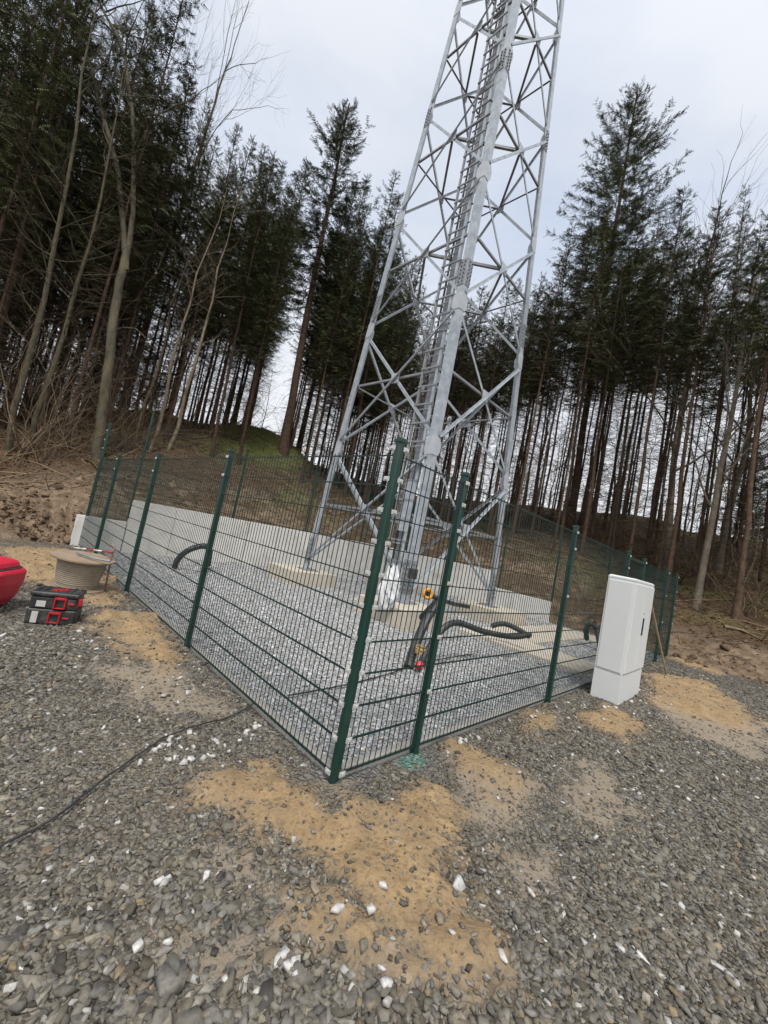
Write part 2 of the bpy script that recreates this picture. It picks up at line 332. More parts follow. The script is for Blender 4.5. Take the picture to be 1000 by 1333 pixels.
def mat_ground():
    mt, nt, b = new_mat('site_ground'); vec = coords(nt, True)
    z1 = nd(nt, 'ShaderNodeAttribute', attribute_name='zone'); s1 = nt.nodes.new('ShaderNodeSeparateColor'); nt.links.new(z1.outputs['Color'], s1.inputs[0])
    z2 = nd(nt, 'ShaderNodeAttribute', attribute_name='zone2'); s2 = nt.nodes.new('ShaderNodeSeparateColor'); nt.links.new(z2.outputs['Color'], s2.inputs[0])
    z3 = nd(nt, 'ShaderNodeAttribute', attribute_name='zone3'); s3 = nt.nodes.new('ShaderNodeSeparateColor'); nt.links.new(z3.outputs['Color'], s3.inputs[0])
    wob = nt.nodes.new('ShaderNodeTexNoise'); wob.inputs['Scale'].default_value = 14; wob.inputs['Detail'].default_value = 2; nt.links.new(vec, wob.inputs['Vector'])
    va = nt.nodes.new('ShaderNodeVectorMath'); va.operation = 'MULTIPLY_ADD'; nt.links.new(wob.outputs['Color'], va.inputs[0]); va.inputs[1].default_value = (.05,) * 3; nt.links.new(vec, va.inputs[2])
    vo = nd(nt, 'ShaderNodeTexVoronoi', Scale=24.0); nt.links.new(va.outputs[0], vo.inputs['Vector'])
    ve = nd(nt, 'ShaderNodeTexVoronoi', Scale=24.0); ve.feature = 'DISTANCE_TO_EDGE'; nt.links.new(va.outputs[0], ve.inputs['Vector'])
    sc = nt.nodes.new('ShaderNodeSeparateColor'); nt.links.new(vo.outputs['Color'], sc.inputs[0])
    gcol = ramp(nt, sc.outputs[0], [(0, (.095, .086, .073)), (.5, (.145, .132, .112)), (.93, (.24, .225, .20)), (1, (.5, .49, .47))])
    edge = ramp(nt, ve.outputs['Distance'], [(.0, (0, 0, 0)), (.09, (1, 1, 1))])
    gcol = mixc(nt, edge, (.05, .043, .034), gcol)  # soil colour along cell borders, darkened to paint crevice shade between stones
    gcol = mixc(nt, ramp(nt, noise(nt, vec, 1.1, 5), [(.46, (0, 0, 0)), (.7, (.4, .4, .4))]), gcol, (.205, .17, .125))
    ygr = ramp(nt, sc.outputs[1], [(0, (.28, .285, .295)), (1, (.47, .475, .48))])
    gcol = mixc(nt, s2.outputs[1], gcol, ygr)
    n1 = noise(nt, vec, 7, 8, .65); n2 = noise(nt, vec, 40, 6, .7)
    dust = mixc(nt, n2, (.215, .175, .13), (.30, .25, .19))
    grey = mixc(nt, n2, (.15, .145, .14), (.24, .235, .225))
    sand = mixc(nt, ramp(nt, n1, [(.3, (0, 0, 0)), (.7, (1, 1, 1))]), (.255, .175, .095), (.40, .28, .15))
    sand = mixc(nt, ramp(nt, n2, [(.36, (.8, .8, .8)), (.52, (0, 0, 0))]), sand, (.17, .118, .068))
    sand = mixc(nt, ramp(nt, noise(nt, vec, 2.6, 6, .7), [(.46, (0, 0, 0)), (.68, (.55, .55, .55))]), sand, (.225, .175, .12))
    mud = mixc(nt, ramp(nt, noise(nt, vec, 3.4, 10, .74), [(.36, (0, 0, 0)), (.62, (1, 1, 1))]), (.07, .047, .03), (.235, .172, .115))
    lit = mixc(nt, ramp(nt, noise(nt, vec, 22, 8, .7), [(.3, (0, 0, 0)), (.7, (1, 1, 1))]), (.034, .022, .013), (.14, .088, .053))
    grs = mixc(nt, ramp(nt, noise(nt, vec, 30, 6, .7), [(.3, (0, 0, 0)), (.7, (1, 1, 1))]), (.06, .075, .022), (.17, .19, .06))
    tl = mixc(nt, n2, (.06, .24, .19), (.16, .36, .30))
    c = mixc(nt, s2.outputs[0], gcol, dust); c = mixc(nt, s3.outputs[0], c, grey); c = mixc(nt, s1.outputs[0], c, sand)
    c = mixc(nt, s1.outputs[1], c, mud); c = mixc(nt, s1.outputs[2], c, lit); c = mixc(nt, s2.outputs[2], c, grs); c = mixc(nt, s3.outputs[1], c, tl)
    nt.links.new(c, b.inputs['Base Color']); b.inputs['Roughness'].default_value = .95; b.inputs['Specular IOR Level'].default_value = .2
    soft = mth(nt, 'MINIMUM', mth(nt, 'ADD', mth(nt, 'ADD', s1.outputs[0], s1.outputs[1]), mth(nt, 'ADD', s1.outputs[2], s2.outputs[0])), 1.0)
    hg = mth(nt, 'MULTIPLY', mth(nt, 'MINIMUM', ve.outputs['Distance'], .25), mth(nt, 'SUBTRACT', 1.0, soft))
    h = mth(nt, 'ADD', mth(nt, 'MULTIPLY', hg, 4.0), mth(nt, 'ADD', mth(nt, 'MULTIPLY', n2, .5), n1))
    bump(nt, b, h, .9, .03); return mt
M['ground'] = mat_ground()

# ---------------------------------------------------------------- ground sheet
def lines(segs):
    out = []
    for lo, hi, st in segs: out += list(np.arange(lo, hi - 1e-6, st))
    out.append(segs[-1][1]); return np.array(out)
la = lines([(-160, -60, 10), (-60, -24, 2.5), (-24, -8, .4), (-8, -3.2, .1), (-3.2, 1.0, .032), (1.0, 9.40, .07), (9.40, 9.45, .05), (9.45, 9.55, .1), (9.55, 13.5, .09), (13.5, 32, .4), (32, 60, 2), (60, 160, 10)])
lb = lines([(-160, -60, 10), (-60, -24, 2.5), (-24, -8, .4), (-8, -3.2, .1), (-3.2, 1.0, .032), (1.0, 11.15, .07), (11.15, 11.2, .05), (11.2, 11.3, .1), (11.3, 15, .09), (15, 34, .4), (34, 60, 2), (60, 160, 10)])
ga, gb = np.meshgrid(la, lb, indexing='ij'); gx = CX + ga * AX + gb * BX; gy = CY + ga * AY + gb * BY
gx, gy = gx.ravel(), gy.ravel(); gzv = surf(gx, gy)
na, nb = len(la), len(lb); idx = np.arange(na * nb).reshape(na, nb)
fc = np.stack([idx[:-1, :-1], idx[:-1, 1:], idx[1:, 1:], idx[1:, :-1]], -1).reshape(-1, 4)
ground = np_mesh('ground', np.stack([gx, gy, gzv], 1), fc[:, ::-1], M['ground'], smooth=True)
tag(ground, kind='structure')
A_, B_ = to_ab(gx, gy); D_ = np.maximum(A_ - WA, B_ - WB)
outm = (D_ < 0.05) & ~((A_ > 0) & (B_ > 0))
zs = zone(SAND, gx, gy, .17, .5, 40) * (D_ < .05)
nzw = (fbm(gx, gy, .7, 4, 31) - .5)
mud = sstep(-.05, .15, D_) * (1 - sstep(3.4, 4.9, D_ + nzw * 2.2))
rgt = (A_ < 3.1) & (B_ - WB > A_ - WA)
mud = np.where(rgt, np.maximum(sstep(-.9, .3, B_ - WB + nzw * 1.5 ) * (A_ < 0), mud) * (1 - sstep(1.2, 2.8, D_ + nzw * 2.4)), mud)
lit = sstep(3.3, 4.9, D_ + nzw * 2.4); lit = np.where(rgt, sstep(1.0, 2.6, D_ + nzw * 2.4), lit)
lit = np.maximum(lit, sstep(.3, .9, D_) * .85 * sstep(.42, .62, fbm(gx, gy, 1.6, 4, 35)) * (B_ > 1))
leftfar = (A_ > WA - 4) * sstep(0, -.8, B_) * (D_ < 0.1) * sstep(-2.2, -.4, D_)
mud = np.maximum(mud, leftfar * .6)
farout = sstep(12, 20, np.hypot(gx, gy)) * (D_ < 0)
mud = np.maximum(mud, farout * .6)
zd = np.maximum(zone(DUST, gx, gy, .12, .35, 50), .22 * sstep(.52, .72, fbm(gx, gy, .9, 4, 77))) * (D_ < 0) * outm
yg = yard(gx, gy) * (D_ < .05) * 1.0
gr = sstep(.46, .64, fbm(gx, gy, .5, 4, 90)) * sstep(2.2, 4.5, D_) * .42 * sstep(-.5, 2, B_)
GR = V((*foot(345, 574), 0)); gr = np.maximum(gr, sstep(3.6, 1.2, np.hypot(gx - GR.x, gy - GR.y) + nzw * 2) * (D_ > 3) * .95)
def gattr(name, r, g, b):
    at_ = ground.data.color_attributes.new(name, 'FLOAT_COLOR', 'POINT'); c = np.ones((len(gx), 4), np.float32); c[:, 0] = r; c[:, 1] = g; c[:, 2] = b; at_.data.foreach_set('color', c.ravel())
gattr('zone', zs, mud, lit); gattr('zone2', zd, yg, gr)
gattr('zone3', zone(GREY, gx, gy, .05, .12, 52) * .9, zone(TEAL, gx, gy, .03, .1, 53) * .8, 0 * gx)

# ---------------------------------------------------------------- crushed rock
def stone_variants(n, k, flat):  # crushed, sharp-edged pieces
    out = []
    for i in range(n):
        bm = bmesh.new(); m_ = int(RNG.integers(4, 7)); an = np.sort(np.arange(m_) * 2 * np.pi / m_ + RNG.uniform(-.45, .45, m_)); rr = RNG.uniform(.72, 1.12, m_); tx, ty = RNG.normal(0, .26, 2); cx_, cy_ = RNG.normal(0, .12, 2); sh = RNG.uniform(.68, 1.0)
        for j in range(m_):
            x, y = rr[j] * np.cos(an[j]), rr[j] * np.sin(an[j]); bm.verts.new((x, y, -flat * RNG.uniform(.2, .75)))
            bm.verts.new((x * sh + cx_, y * sh + cy_, flat * (.55 + tx * x + ty * y)))
        bmesh.ops.convex_hull(bm, input=bm.verts)
        for v in [v for v in bm.verts if not v.link_faces]: bm.verts.remove(v)
        bm.verts.index_update(); bmesh.ops.triangulate(bm, faces=bm.faces)
        out.append((np.array([v.co[:] for v in bm.verts]), np.array([[v.index for v in f.verts] for f in bm.faces]))); bm.free()
    return out
SV = stone_variants(40, 9, .6)
def scatter(name, P, size, cols, mat, stretch=(.95, 1.75), tilt=.27):
    n = len(P); var = RNG.integers(0, len(SV), n); vs, fs, cs = [], [], []; off = 0
    yaw = RNG.uniform(0, 2 * np.pi, n); tx = RNG.normal(0, tilt, n); ty = RNG.normal(0, tilt, n); st = RNG.uniform(*stretch, n)
    for k in range(len(SV)):
        ii = np.nonzero(var == k)[0]
        if not len(ii): continue
        v, f = SV[k]; v = v[None] * size[ii][:, None, None] * np.stack([st[ii], 1 / np.sqrt(st[ii]), 1 / np.sqrt(st[ii])], 1)[:, None, :]
        c, s_ = np.cos(ty[ii])[:, None], np.sin(ty[ii])[:, None]; x, y, z = v[..., 0], v[..., 1], v[..., 2]
        x, z = c * x + s_ * z, -s_ * x + c * z
        c, s_ = np.cos(tx[ii])[:, None], np.sin(tx[ii])[:, None]; y, z = c * y - s_ * z, s_ * y + c * z
        c, s_ = np.cos(yaw[ii])[:, None], np.sin(yaw[ii])[:, None]; x, y = c * x - s_ * y, s_ * x + c * y
        w = np.stack([x, y, z], -1) + P[ii][:, None, :]; nv = v.shape[1]
        vs.append(w.reshape(-1, 3)); fs.append((f[None] + (np.arange(len(ii)) * nv)[:, None, None] + off).reshape(-1, 3)); off += len(ii) * nv
        cs.append(np.repeat(cols[ii], nv, 0))
    return np_mesh(name, np.concatenate(vs), np.concatenate(fs), mat, np.concatenate(cs))
def in_view(x, y, z, m_=90):
    d = np.stack([x, y, z - EYE], -1); zc = d @ np.array(FW); zc = np.maximum(zc, .05)
    u = 500 + F_PX * (d @ np.array(RT)) / zc; w = 666.5 - F_PX * (d @ np.array(UP)) / zc
    return (d @ np.array(FW) > .2) & (u > -m_) & (u < 1000 + m_) & (w < 1333 + m_ * 1.6) & (w > -m_), zc
def gravel_cols(n):
    v = np.clip(RNG.normal(.128, .042, n), .05, .33); w = RNG.uniform(-1, 1, n)
    c = np.stack([v * (1.06 + .05 * w), v * (.985 + .015 * w), v * (.83 - .07 * w)], 1)
    k = RNG.random(n) < .06; c[k] = c[k] * np.array([1.18, 1.02, .80]); k = RNG.random(n) < .012; c[k] = RNG.uniform(.32, .5, (k.sum(), 1)) * np.array([1, .98, .94])
    return c
def make_gravel():
    Ps, Ss = [], []
    for dens, lo, hi, s0 in ((6600, 0, 3.4, .0108), (3100, 3.4, 6.5, .0128), (1100, 6.5, 12, .017)):
        n = int(dens * 4 * hi * hi * 1.0); x = RNG.uniform(-hi, hi, n); y = RNG.uniform(0, hi, n); x = x[:n // 2]; y = y[:n // 2]
        rr = np.hypot(x, y); a, b = to_ab(x, y)
        k = (rr >= lo) & (rr < hi) & ~((a > -.03) & (b > -.03)) & (a < WA - .1) & (b < WB - .3 )
        x, y = x[k], y[k]; v, _ = in_view(x, y, 0 * x); x, y = x[v], y[v]
        a, b = to_ab(x, y)
        s = zone(SAND, x, y, .17, .5, 40); dz = np.maximum(zone(DUST, x, y, .12, .35, 50), zone(GREY, x, y, .05, .12, 52)); pn = fbm(x, y, .9, 4, 77)
        prob = (1 - .9 * s) * (1 - .72 * dz) * (1 - .25 * sstep(.52, .7, pn)) * (1 - .75 * sstep(WA - 3, WA - 1, a)) * (1 - .75 * sstep(WB - 3.0, WB - .8, b))
        k = RNG.random(len(x)) < prob; x, y, prob = x[k], y[k], prob[k]
        sz = s0 * np.exp(RNG.normal(0, .36, len(x))) * (.62 + .38 * prob) * (1.0 + .45 * sstep(2.2, 1.2, np.hypot(x, y)))
        sz = np.clip(sz, .006, .05)
        Ps.append(np.stack([x, y, surf(x, y) + sz * RNG.uniform(-.3, .3, len(x))], 1)); Ss.append(sz)
    P = np.concatenate(Ps); s = np.concatenate(Ss)
    o = scatter('gravel', P, s, gravel_cols(len(P)), M['stone']); tag(o, 'dark grey crushed rock spread all over the work area outside the fence', 'gravel', kind='stuff')
    return len(P)
nst = make_gravel()
def make_yard_gravel():
    n = 150000; a = RNG.uniform(.05, WA - .02, n); b = RNG.uniform(.05, WB - .02, n)
    k = RNG.random(n) < np.clip(1.25 - .085 * np.hypot(a + 1.7, b + 1.7), .32, 1); a, b = a[k], b[k]
    k = ~((a > .3) & (a < 2.7) & (b > 5.4) & (b < 10.6) & ~((a < 1.6) & (b > 6.5) & (b < 9.6))); a, b = a[k], b[k]
    for ca, cb in ((3.44, 4.47), (7.07, 4.47), (3.44, 8.1), (7.07, 8.1)):
        k = ~((abs(a - ca) < .66) & (abs(b - cb) < .66)); a, b = a[k], b[k]
    x = CX + a * AX + b * BX; y = CY + a * AY + b * BY; n = len(x)
    sz = .0115 * np.exp(RNG.normal(0, .28, n)) * (1 + .05 * np.hypot(x, y)); v = np.clip(RNG.normal(.42, .085, n), .16, .62)
    c = np.stack([v * .985, v, v * 1.02], 1); w = RNG.random(n) < .1; c[w] *= np.array([1.05, .96, .84])
    o = scatter('pale_gravel', np.stack([x, y, surf(x, y) + sz * RNG.uniform(-.2, .5, n)], 1), sz, c, M['stone'])
    tag(o, 'pale bluish grey gravel covering the fenced yard round the tower', 'gravel', kind='stuff')
make_yard_gravel()
def clods():
    P, s, c = [], [], []
    for k_ in range(5200):
        left = k_ < 3600
        if left: a, b = WA + RNG.gamma(1.6, .55), RNG.uniform(-5, .0)
        else: a, b = RNG.uniform(-7, 2.5), WB + RNG.uniform(-.6, 3.0)
        x, y = CX + a * AX + b * BX, CY + a * AY + b * BY
        if float(fbm(np.array([x]), np.array([y]), 1.3, 3, 71)[0]) < .46: continue
        q = .022 * math.exp(RNG.normal(0, .6)); q = min(q, .11); P.append((x, y, gz(x, y) + q * .2)); s.append(q); v = RNG.uniform(.045, .17); c.append((v * 1.25, v * .86, v * .58))
    tag(scatter('soil_clods', np.array(P), np.array(s), np.array(c), M['debris'], (.9, 1.4), .8), 'dark brown lumps of dug earth along the foot of the wooded slope', 'soil', kind='stuff')
clods()
def white_chips():
    P, s = [], []
    for cx, cy, n, sx, sy, m_ in ((222, 985, 34, 24, 14, .017), (265, 970, 14, 25, 12, .015), (335, 945, 18, 18, 14, .016), (600, 955, 34, 30, 14, .016), (660, 925, 40, 30, 10, .015), (800, 925, 20, 25, 8, .016), (835, 905, 22, 14, 14, .015), (775, 955, 12, 30, 14, .014), (860, 930, 10, 20, 8, .015),
                                  (910, 1010, 16, 45, 30, .014), (450, 1180, 8, 160, 70, .014), (800, 1180, 12, 110, 60, .013), (150, 1060, 12, 90, 60, .013), (385, 1275, 7, 34, 26, .017), (500, 1310, 4, 25, 16, .02), (960, 1250, 8, 30, 40, .017), (75, 835, 24, 40, 14, .014), (240, 880, 20, 16, 16, .016), (700, 1010, 14, 50, 50, .015)):
        for _ in range(max(3, int(n * .7))):
            x, y = random.gauss(cx, sx), random.gauss(cy, sy)
            if y > 1345 or x < -40 or x > 1040 or y < 800: continue
            g = gp(x, y); A1, B1 = to_ab(g.x, g.y)
            if A1 > -.05 and B1 > -.05: continue
            q = m_ * 1.08 * math.exp(random.gauss(0, .35)); P.append((g.x, g.y, gz(g.x, g.y) + q * .45)); s.append(q)
    n = len(P); v = RNG.uniform(.38, .55, n); c = np.stack([v, v * .985, v * .955], 1)
    tag(scatter('white_pebbles', np.array(P), np.array(s), c, M['stone'], (.75, 1.25), .6), 'pale limestone chips strewn among the dark gravel', 'pebbles', kind='stuff')
white_chips()
# single rocks that stand out in the foreground
def rock(px, py, r_, label, white=True, st=1.3, yaw=0.0, flat=.7, name='loose_rock'):
    r_ *= .64; g = gp(px, py); v, f = SV[random.randrange(len(SV))]; v = v * np.array([st, 1 / math.sqrt(st), flat / math.sqrt(st) * 1.5]) * r_
    c, s_ = math.cos(yaw), math.sin(yaw); v = np.stack([v[:, 0] * c - v[:, 1] * s_, v[:, 0] * s_ + v[:, 1] * c, v[:, 2]], 1)
    base = random.uniform(.44, .55) if white else random.uniform(.17, .24)
    col = np.tile(np.array([[base, base * .98, base * .95]]) if white else np.array([[base * 1.1, base * .92, base * .72]]), (len(v), 1))
    o = np_mesh(name, v, f, M['stone'], col); o.location = (g.x, g.y, gz(g.x, g.y) + r_ * .35); tag(o, label, 'rock')
for a_ in ((437, 1199, .036, 'white pointed stone lying at the lower edge of the orange sand', True, 1.9, .6), (495, 1170, .030, 'white rounded stone resting alone on the orange sand', True, 1.4, -.4),
           (365, 1247, .042, 'long flat white stone leaning in the gravel below the sand heap', True, 1.8, 1.0), (376, 1259, .036, 'blocky white stone touching the long flat white stone', True, 1.1, .2),
           (297, 1272, .034, 'chunky white stone among big grey gravel beside the muddy patch', True, 1.1, .2), (213, 1143, .042, 'white stone with grey side standing in the gravel above the square one', True, 1.6, .8),
           (270, 1138, .038, 'ragged white stone close to a brown pebble at the edge of the sand', True, 1.4, 1.4), (64, 1133, .024, 'small white stone lying alone in the gravel near the black cable', True, 1.1, .2),
           (220, 1223, .027, 'square white stone at the edge of the muddy patch', True, 1.0, .1), (690, 1163, .032, 'cream wedge shaped stone beside the dusty patch', True, 1.7, 1.9),
           (652, 1262, .032, 'cream triangular stone below the tail of the orange sand', True, 1.6, 1.7), (765, 1234, .034, 'long white flake lying among dark gravel next to a square white one', True, 1.9, 2.2),
           (806, 1236, .026, 'white flake between the long flake and the thin sliver', True, 1.5, 2.2), (834, 1246, .030, 'thin white sliver of stone lying in dark gravel', True, 2.4, 2.2),
           (935, 1256, .028, 'white elongated stone paired with a smaller one in dark gravel', True, 2.0, 2.3), (505, 1310, .036, 'white stone at the bottom edge of the gravel', True, 1.3, .3),
           (571, 1213, .040, 'brown muddy stone pressed into the orange sand', False, 1.2, .3), (549, 1215, .034, 'narrow brown stone beside a wider one in the sand', False, 1.6, 1.5),
           (543, 1120, .026, 'dark grey stone in a small hollow of the orange sand', False, 1.2, .4), (472, 1082, .02, 'brown pebble half buried in the middle of the sand', False, 1.1, .4),
           (405, 1168, .036, 'long brown stone lying where the sand meets the gravel', False, 1.9, 2.1), (390, 1175, .028, 'brown angular stone beside the long brown one', False, 1.2, .1), (398, 1137, .024, 'tan stone on the edge of the sand above two brown ones', False, 1.3, .7)):
    rock(*a_)

# ---------------------------------------------------------------- retaining walls and concrete
def wall(name, loc, label, segs, along_a):
    w = thing(name, loc, label, 'retaining wall')
    for s0, s1, h in segs:
        mb = MB(); g_ = .010
        if along_a: mb.abox(s0 + g_, s1 - g_, WB, WB + .12, -.3, h)
        else: mb.abox(WA, WA + .12, s0 + g_, s1 - g_, -.3, h)
        mb.build('wall_panel', M['conc'], w, bevel=.008)
    return w
sg = [(-.16, .84, .70)] + [(.84 + i * 1.03, .84 + (i + 1) * 1.03, 1.25) for i in range(10)]
wl = wall('retaining_wall', ab(WA, 5), 'long pale concrete panel wall with a low end panel, running behind the black pipe arch', sg, False)
sg2 = [(WA + .12 - (i + 1) * 1.055, WA + .12 - i * 1.055, 1.2) for i in range(4)] + [(4.2, 5.3, .64), (3.12, 4.2, .62)]
wr = wall('retaining_wall', ab(5, WB), 'short pale concrete panel wall stepping down behind the tower, ending near the equipment slab', sg2, True)
for i, (ca, cb, lb_) in enumerate(((3.44, 4.47, 'concrete footing block under the ladder leg of the tower'), (7.07, 4.47, 'concrete footing block under the tower leg next to the long wall'), (3.44, 8.10, 'concrete footing block under the tower leg near the equipment slab'), (7.07, 8.10, 'concrete footing block under the hidden rear leg of the tower'))):
    o = MB().abox(ca - .66, ca + .66, cb - .66, cb + .66, -.2, .33).build('footing_block', M['pad'], None, bevel=.012, org=ab(ca, cb)); tag(o, lb_, 'footing', 'tower footings')
mb = MB(); mb.abox(1.6, 2.7, 5.4, 10.6, -.15, .035); mb.abox(.3, 1.598, 5.4, 6.5, -.15, .035); mb.abox(.3, 1.598, 9.6, 10.6, -.15, .035)
tag(mb.build('equipment_slab', M['pad'], None, bevel=.01, org=ab(1.5, 8)), 'flat pale concrete slab shaped like a U, set flush in the yard gravel', 'slab')
def edging(name, a0, a1, b0, b1, label, n, axis):
    w = thing(name, ab((a0 + a1) / 2, (b0 + b1) / 2), label, 'edging')
    for i in range(n):
        mb = MB(); g_ = .004; z1 = .03 + random.uniform(-.006, .006)
        if axis == 'a': L = (a1 - a0) / n; mb.abox(a0 + L * i + g_, a0 + L * (i + 1) - g_, b0, b1, -.15, z1)
        else: L = (b1 - b0) / n; mb.abox(a0, a1, b0 + L * i + g_, b0 + L * (i + 1) - g_, -.15, z1)
        mb.build('edging_stone', M['kerb'], w, bevel=.006)
edging('concrete_edging', .05, 9.35, .035, .095, 'strip of narrow concrete edging stones under the fence beside the cable drum', 9, 'a')
edging('concrete_edging', .035, .095, .10, 10.7, 'strip of narrow concrete edging stones under the fence behind the grey cabinet', 10, 'b')

# ---------------------------------------------------------------- mesh fences
def post_mb(p, d, n, z0, z1, w, dp):
    mb = MB(); c = .012
    pts = [(-w / 2 + c, -dp / 2), (w / 2 - c, -dp / 2), (w / 2, -dp / 2 + c), (w / 2, dp / 2 - c), (w / 2 - c, dp / 2), (-w / 2 + c, dp / 2), (-w / 2, dp / 2 - c), (-w / 2, -dp / 2 + c)]
    return mb.prof(V((p.x, p.y, z0)), V((p.x, p.y, z1)), d, n, pts)
def fence_post(par, p, d, n, z0, z1, w=.04, dp=.06, clips=()):
    o = post_mb(p, d, n, z0, z1, w, dp).build('post', M['green'], par)
    cap = MB(); cap.box(V((p.x, p.y, z1 + .006)), d * (w / 2 + .004), n * (dp / 2 + .004), Z * .012); cap.box(V((p.x, p.y, z1 + .022)), d * (w / 2 - .006), n * (dp / 2 - .006), Z * .006)
    build_part(cap, 'post_cap', M['green'], o, bevel=.004)
    if clips:
        cm = MB()
        for (zz, cd, cn) in clips:      # a bent clip plate with its bolt
            c = V((p.x, p.y, zz)) + cd
            cm.box(c, cn.cross(Z) * .024, cn * .0035, Z * .015); cm.box(c + cn * .007, cn.cross(Z) * .010, cn * .005, Z * .009)
        cl = build_part(cm, 'clips', M['clip'], o, bevel=.002); cl['kind'] = 'stuff'
    return o
def fence_panel(par, p, q, z0, z1, n, top_wires=True):
    p = V((p.x, p.y, 0)); q = V((q.x, q.y, 0)); L = (q - p).length; d = (q - p) / L; mb = MB(); r1, r2 = .0022, .0031
    k = int(round(L / .05)); H = z1 - z0
    for i in range(k + 1):
        c = p + d * (L * i / k); mb.prof(c + Z * z0, c + Z * z1, d, n, [(-r1, -r1), (r1, -r1), (r1, r1), (-r1, r1)])
    m_ = int(round(H / .2))
    for j in range(m_ + 1):
        zz = z0 + .012 + (H - .03) * j / m_
        for s_ in (-1, 1):
            o = n * (s_ * (r1 + r2)); mb.prof(p + o + Z * zz, q + o + Z * zz, n, Z, [(-r2, -r2), (r2, -r2), (r2, r2), (-r2, r2)])
    return mb.build('mesh_panel', M['wire'], par)
OUT_A, OUT_B = -AV, -BV       # outward normals: fence on b=0 faces -b, fence on a=0 faces -a
ZC = [.055 + .2 * i for i in range(11)]
f1 = thing('mesh_fence', ab(4.7, 0), 'dark green mesh fence along the cable drum and toolbox side of the yard', 'fence')
sideclip = lambda zz: (zz, AV * .02 + OUT_B * .038, -BV)
PA = [0, 2.467, 4.991, 7.543]
cornerclips = [(z_, AV * .030 + OUT_B * .0325, -BV) for z_ in ZC] + [(z_, BV * .030 + OUT_A * .0325, -AV) for z_ in ZC]
fence_post(f1, ab(0, 0), AV, BV, -.1, 2.10, .056, .056, cornerclips)
for s_ in PA[1:]:
    fence_post(f1, ab(s_, 0), AV, BV, -.1, 2.08, .045, .06, [(z_, OUT_B * .034, -BV) for z_ in (1.82, 2.02)])
fence_post(f1, ab(WA + .06, .04), AV, BV, .66, 2.88, .045, .06, [(z_, OUT_B * .034 , -BV) for z_ in (2.72, 2.5, 2.3, 2.0)])
PA2 = PA + [9.36]
for i in range(4): fence_panel(f1, ab(PA2[i] + .03, -.012), ab(PA2[i + 1] - .03, -.012), .04, 2.03, BV)
f2 = thing('mesh_fence', ab(0, 3), 'dark green mesh fence passing behind the grey cabinet', 'fence')
PB = [0, .768, 3.243, 5.80]
for s_ in PB[1:]: fence_post(f2, ab(0, s_), BV, AV, -.1, 2.08, .045, .06, [(z_, OUT_A * .034, -AV) for z_ in ((.45, .85, 1.25, 1.65, 1.85, 2.02) if s_ < 1 else (1.25, 1.82, 2.02))])
for s_ in (6.98, 9.37): fence_post(f2, ab(0, s_), BV, AV, -.1, 2.08, .05, .06, [(z_, OUT_A * .034, -AV) for z_ in (.9, 1.5, 2.02)])
fence_post(f2, ab(0, 10.70), BV, AV, -.1, 2.08, .06, .06, [(z_, OUT_A * .034, -AV) for z_ in (.85, 1.25, 1.65, 2.02)])
for s0, s1 in ((0.035, .768), (.768, 3.243), (3.243, 5.80), (6.98, 9.37), (9.37, 10.70)): fence_panel(f2, ab(-.012, s0 + .03), ab(-.012, s1 - .03), .04, 2.03, AV)
gt = thing('fence_gate', ab(0, 6.4), 'dark green mesh gate set in the fence beyond the grey cabinet', 'gate')
gf = MB()
for s_ in (5.87, 6.90): gf.prof(ab(0, s_, .06), ab(0, s_, 2.02), BV, AV, [(-.02, -.02), (.02, -.02), (.02, .02), (-.02, .02)])
for z_ in (.08, 2.0): gf.prof(ab(0, 5.89, z_), ab(0, 6.88, z_), AV, Z, [(-.02, -.02), (.02, -.02), (.02, .02), (-.02, .02)])
gf.build('gate_frame', M['green'], gt); fence_panel(gt, ab(0, 5.9), ab(0, 6.87), .11, 1.97, AV)
hm = MB(); hm.tube([ab(-.03, 6.80, 1.05), ab(-.08, 6.80, 1.05), ab(-.08, 6.68, 1.05)], .01, 8); hm.box(ab(-.03, 6.80, 1.03), BV * .03, AV * .006, Z * .1); hm.build('gate_handle', M['clip'], gt)
f3 = thing('mesh_fence', ab(WA + .06, 5, 1.2), 'dark green mesh fence standing on top of the long concrete wall', 'fence')
PW = [.84, 3.41, 5.96, 8.50, WB + .06]
for i, s_ in enumerate(PW): fence_post(f3, ab(WA + .07, s_), BV, AV, .78 if i == 0 else 1.25, 3.45 if i == 0 else 3.30, .045, .06)
for i in range(4): fence_panel(f3, ab(WA + .045, PW[i] + .03), ab(WA + .045, PW[i + 1] - .03), 1.28, 3.27, AV)
fence_panel(f3, ab(WA + .045, .07), ab(WA + .045, .81), .73, 2.72, AV)
f4 = thing('mesh_fence', ab(4.7, WB + .06, 1.0), 'dark green mesh fence on the stepped wall behind the tower, sloping down to the corner', 'fence')
for a_, z0, z1 in ((6.95, 1.2, 3.25), (5.0, .64, 3.05), (3.15, .05, 2.72), (1.6, .0, 2.3)): fence_post(f4, ab(a_, WB + (.06 if a_ > 3 else -.1)), AV, BV, z0, z1, .045, .06)
fence_panel(f4, ab(9.4, WB + .05), ab(6.98, WB + .05), 1.23, 3.22, BV); fence_panel(f4, ab(6.92, WB + .05), ab(5.03, WB + .05), 1.23, 3.02, BV)
fence_panel(f4, ab(4.97, WB + .05), ab(3.18, WB + .05), .68, 2.67, BV); fence_panel(f4, ab(3.12, WB + .02), ab(1.63, WB - .12), .25, 2.25, BV); fence_panel(f4, ab(1.57, WB - .12), ab(.04, 10.72), .05, 2.03, BV)

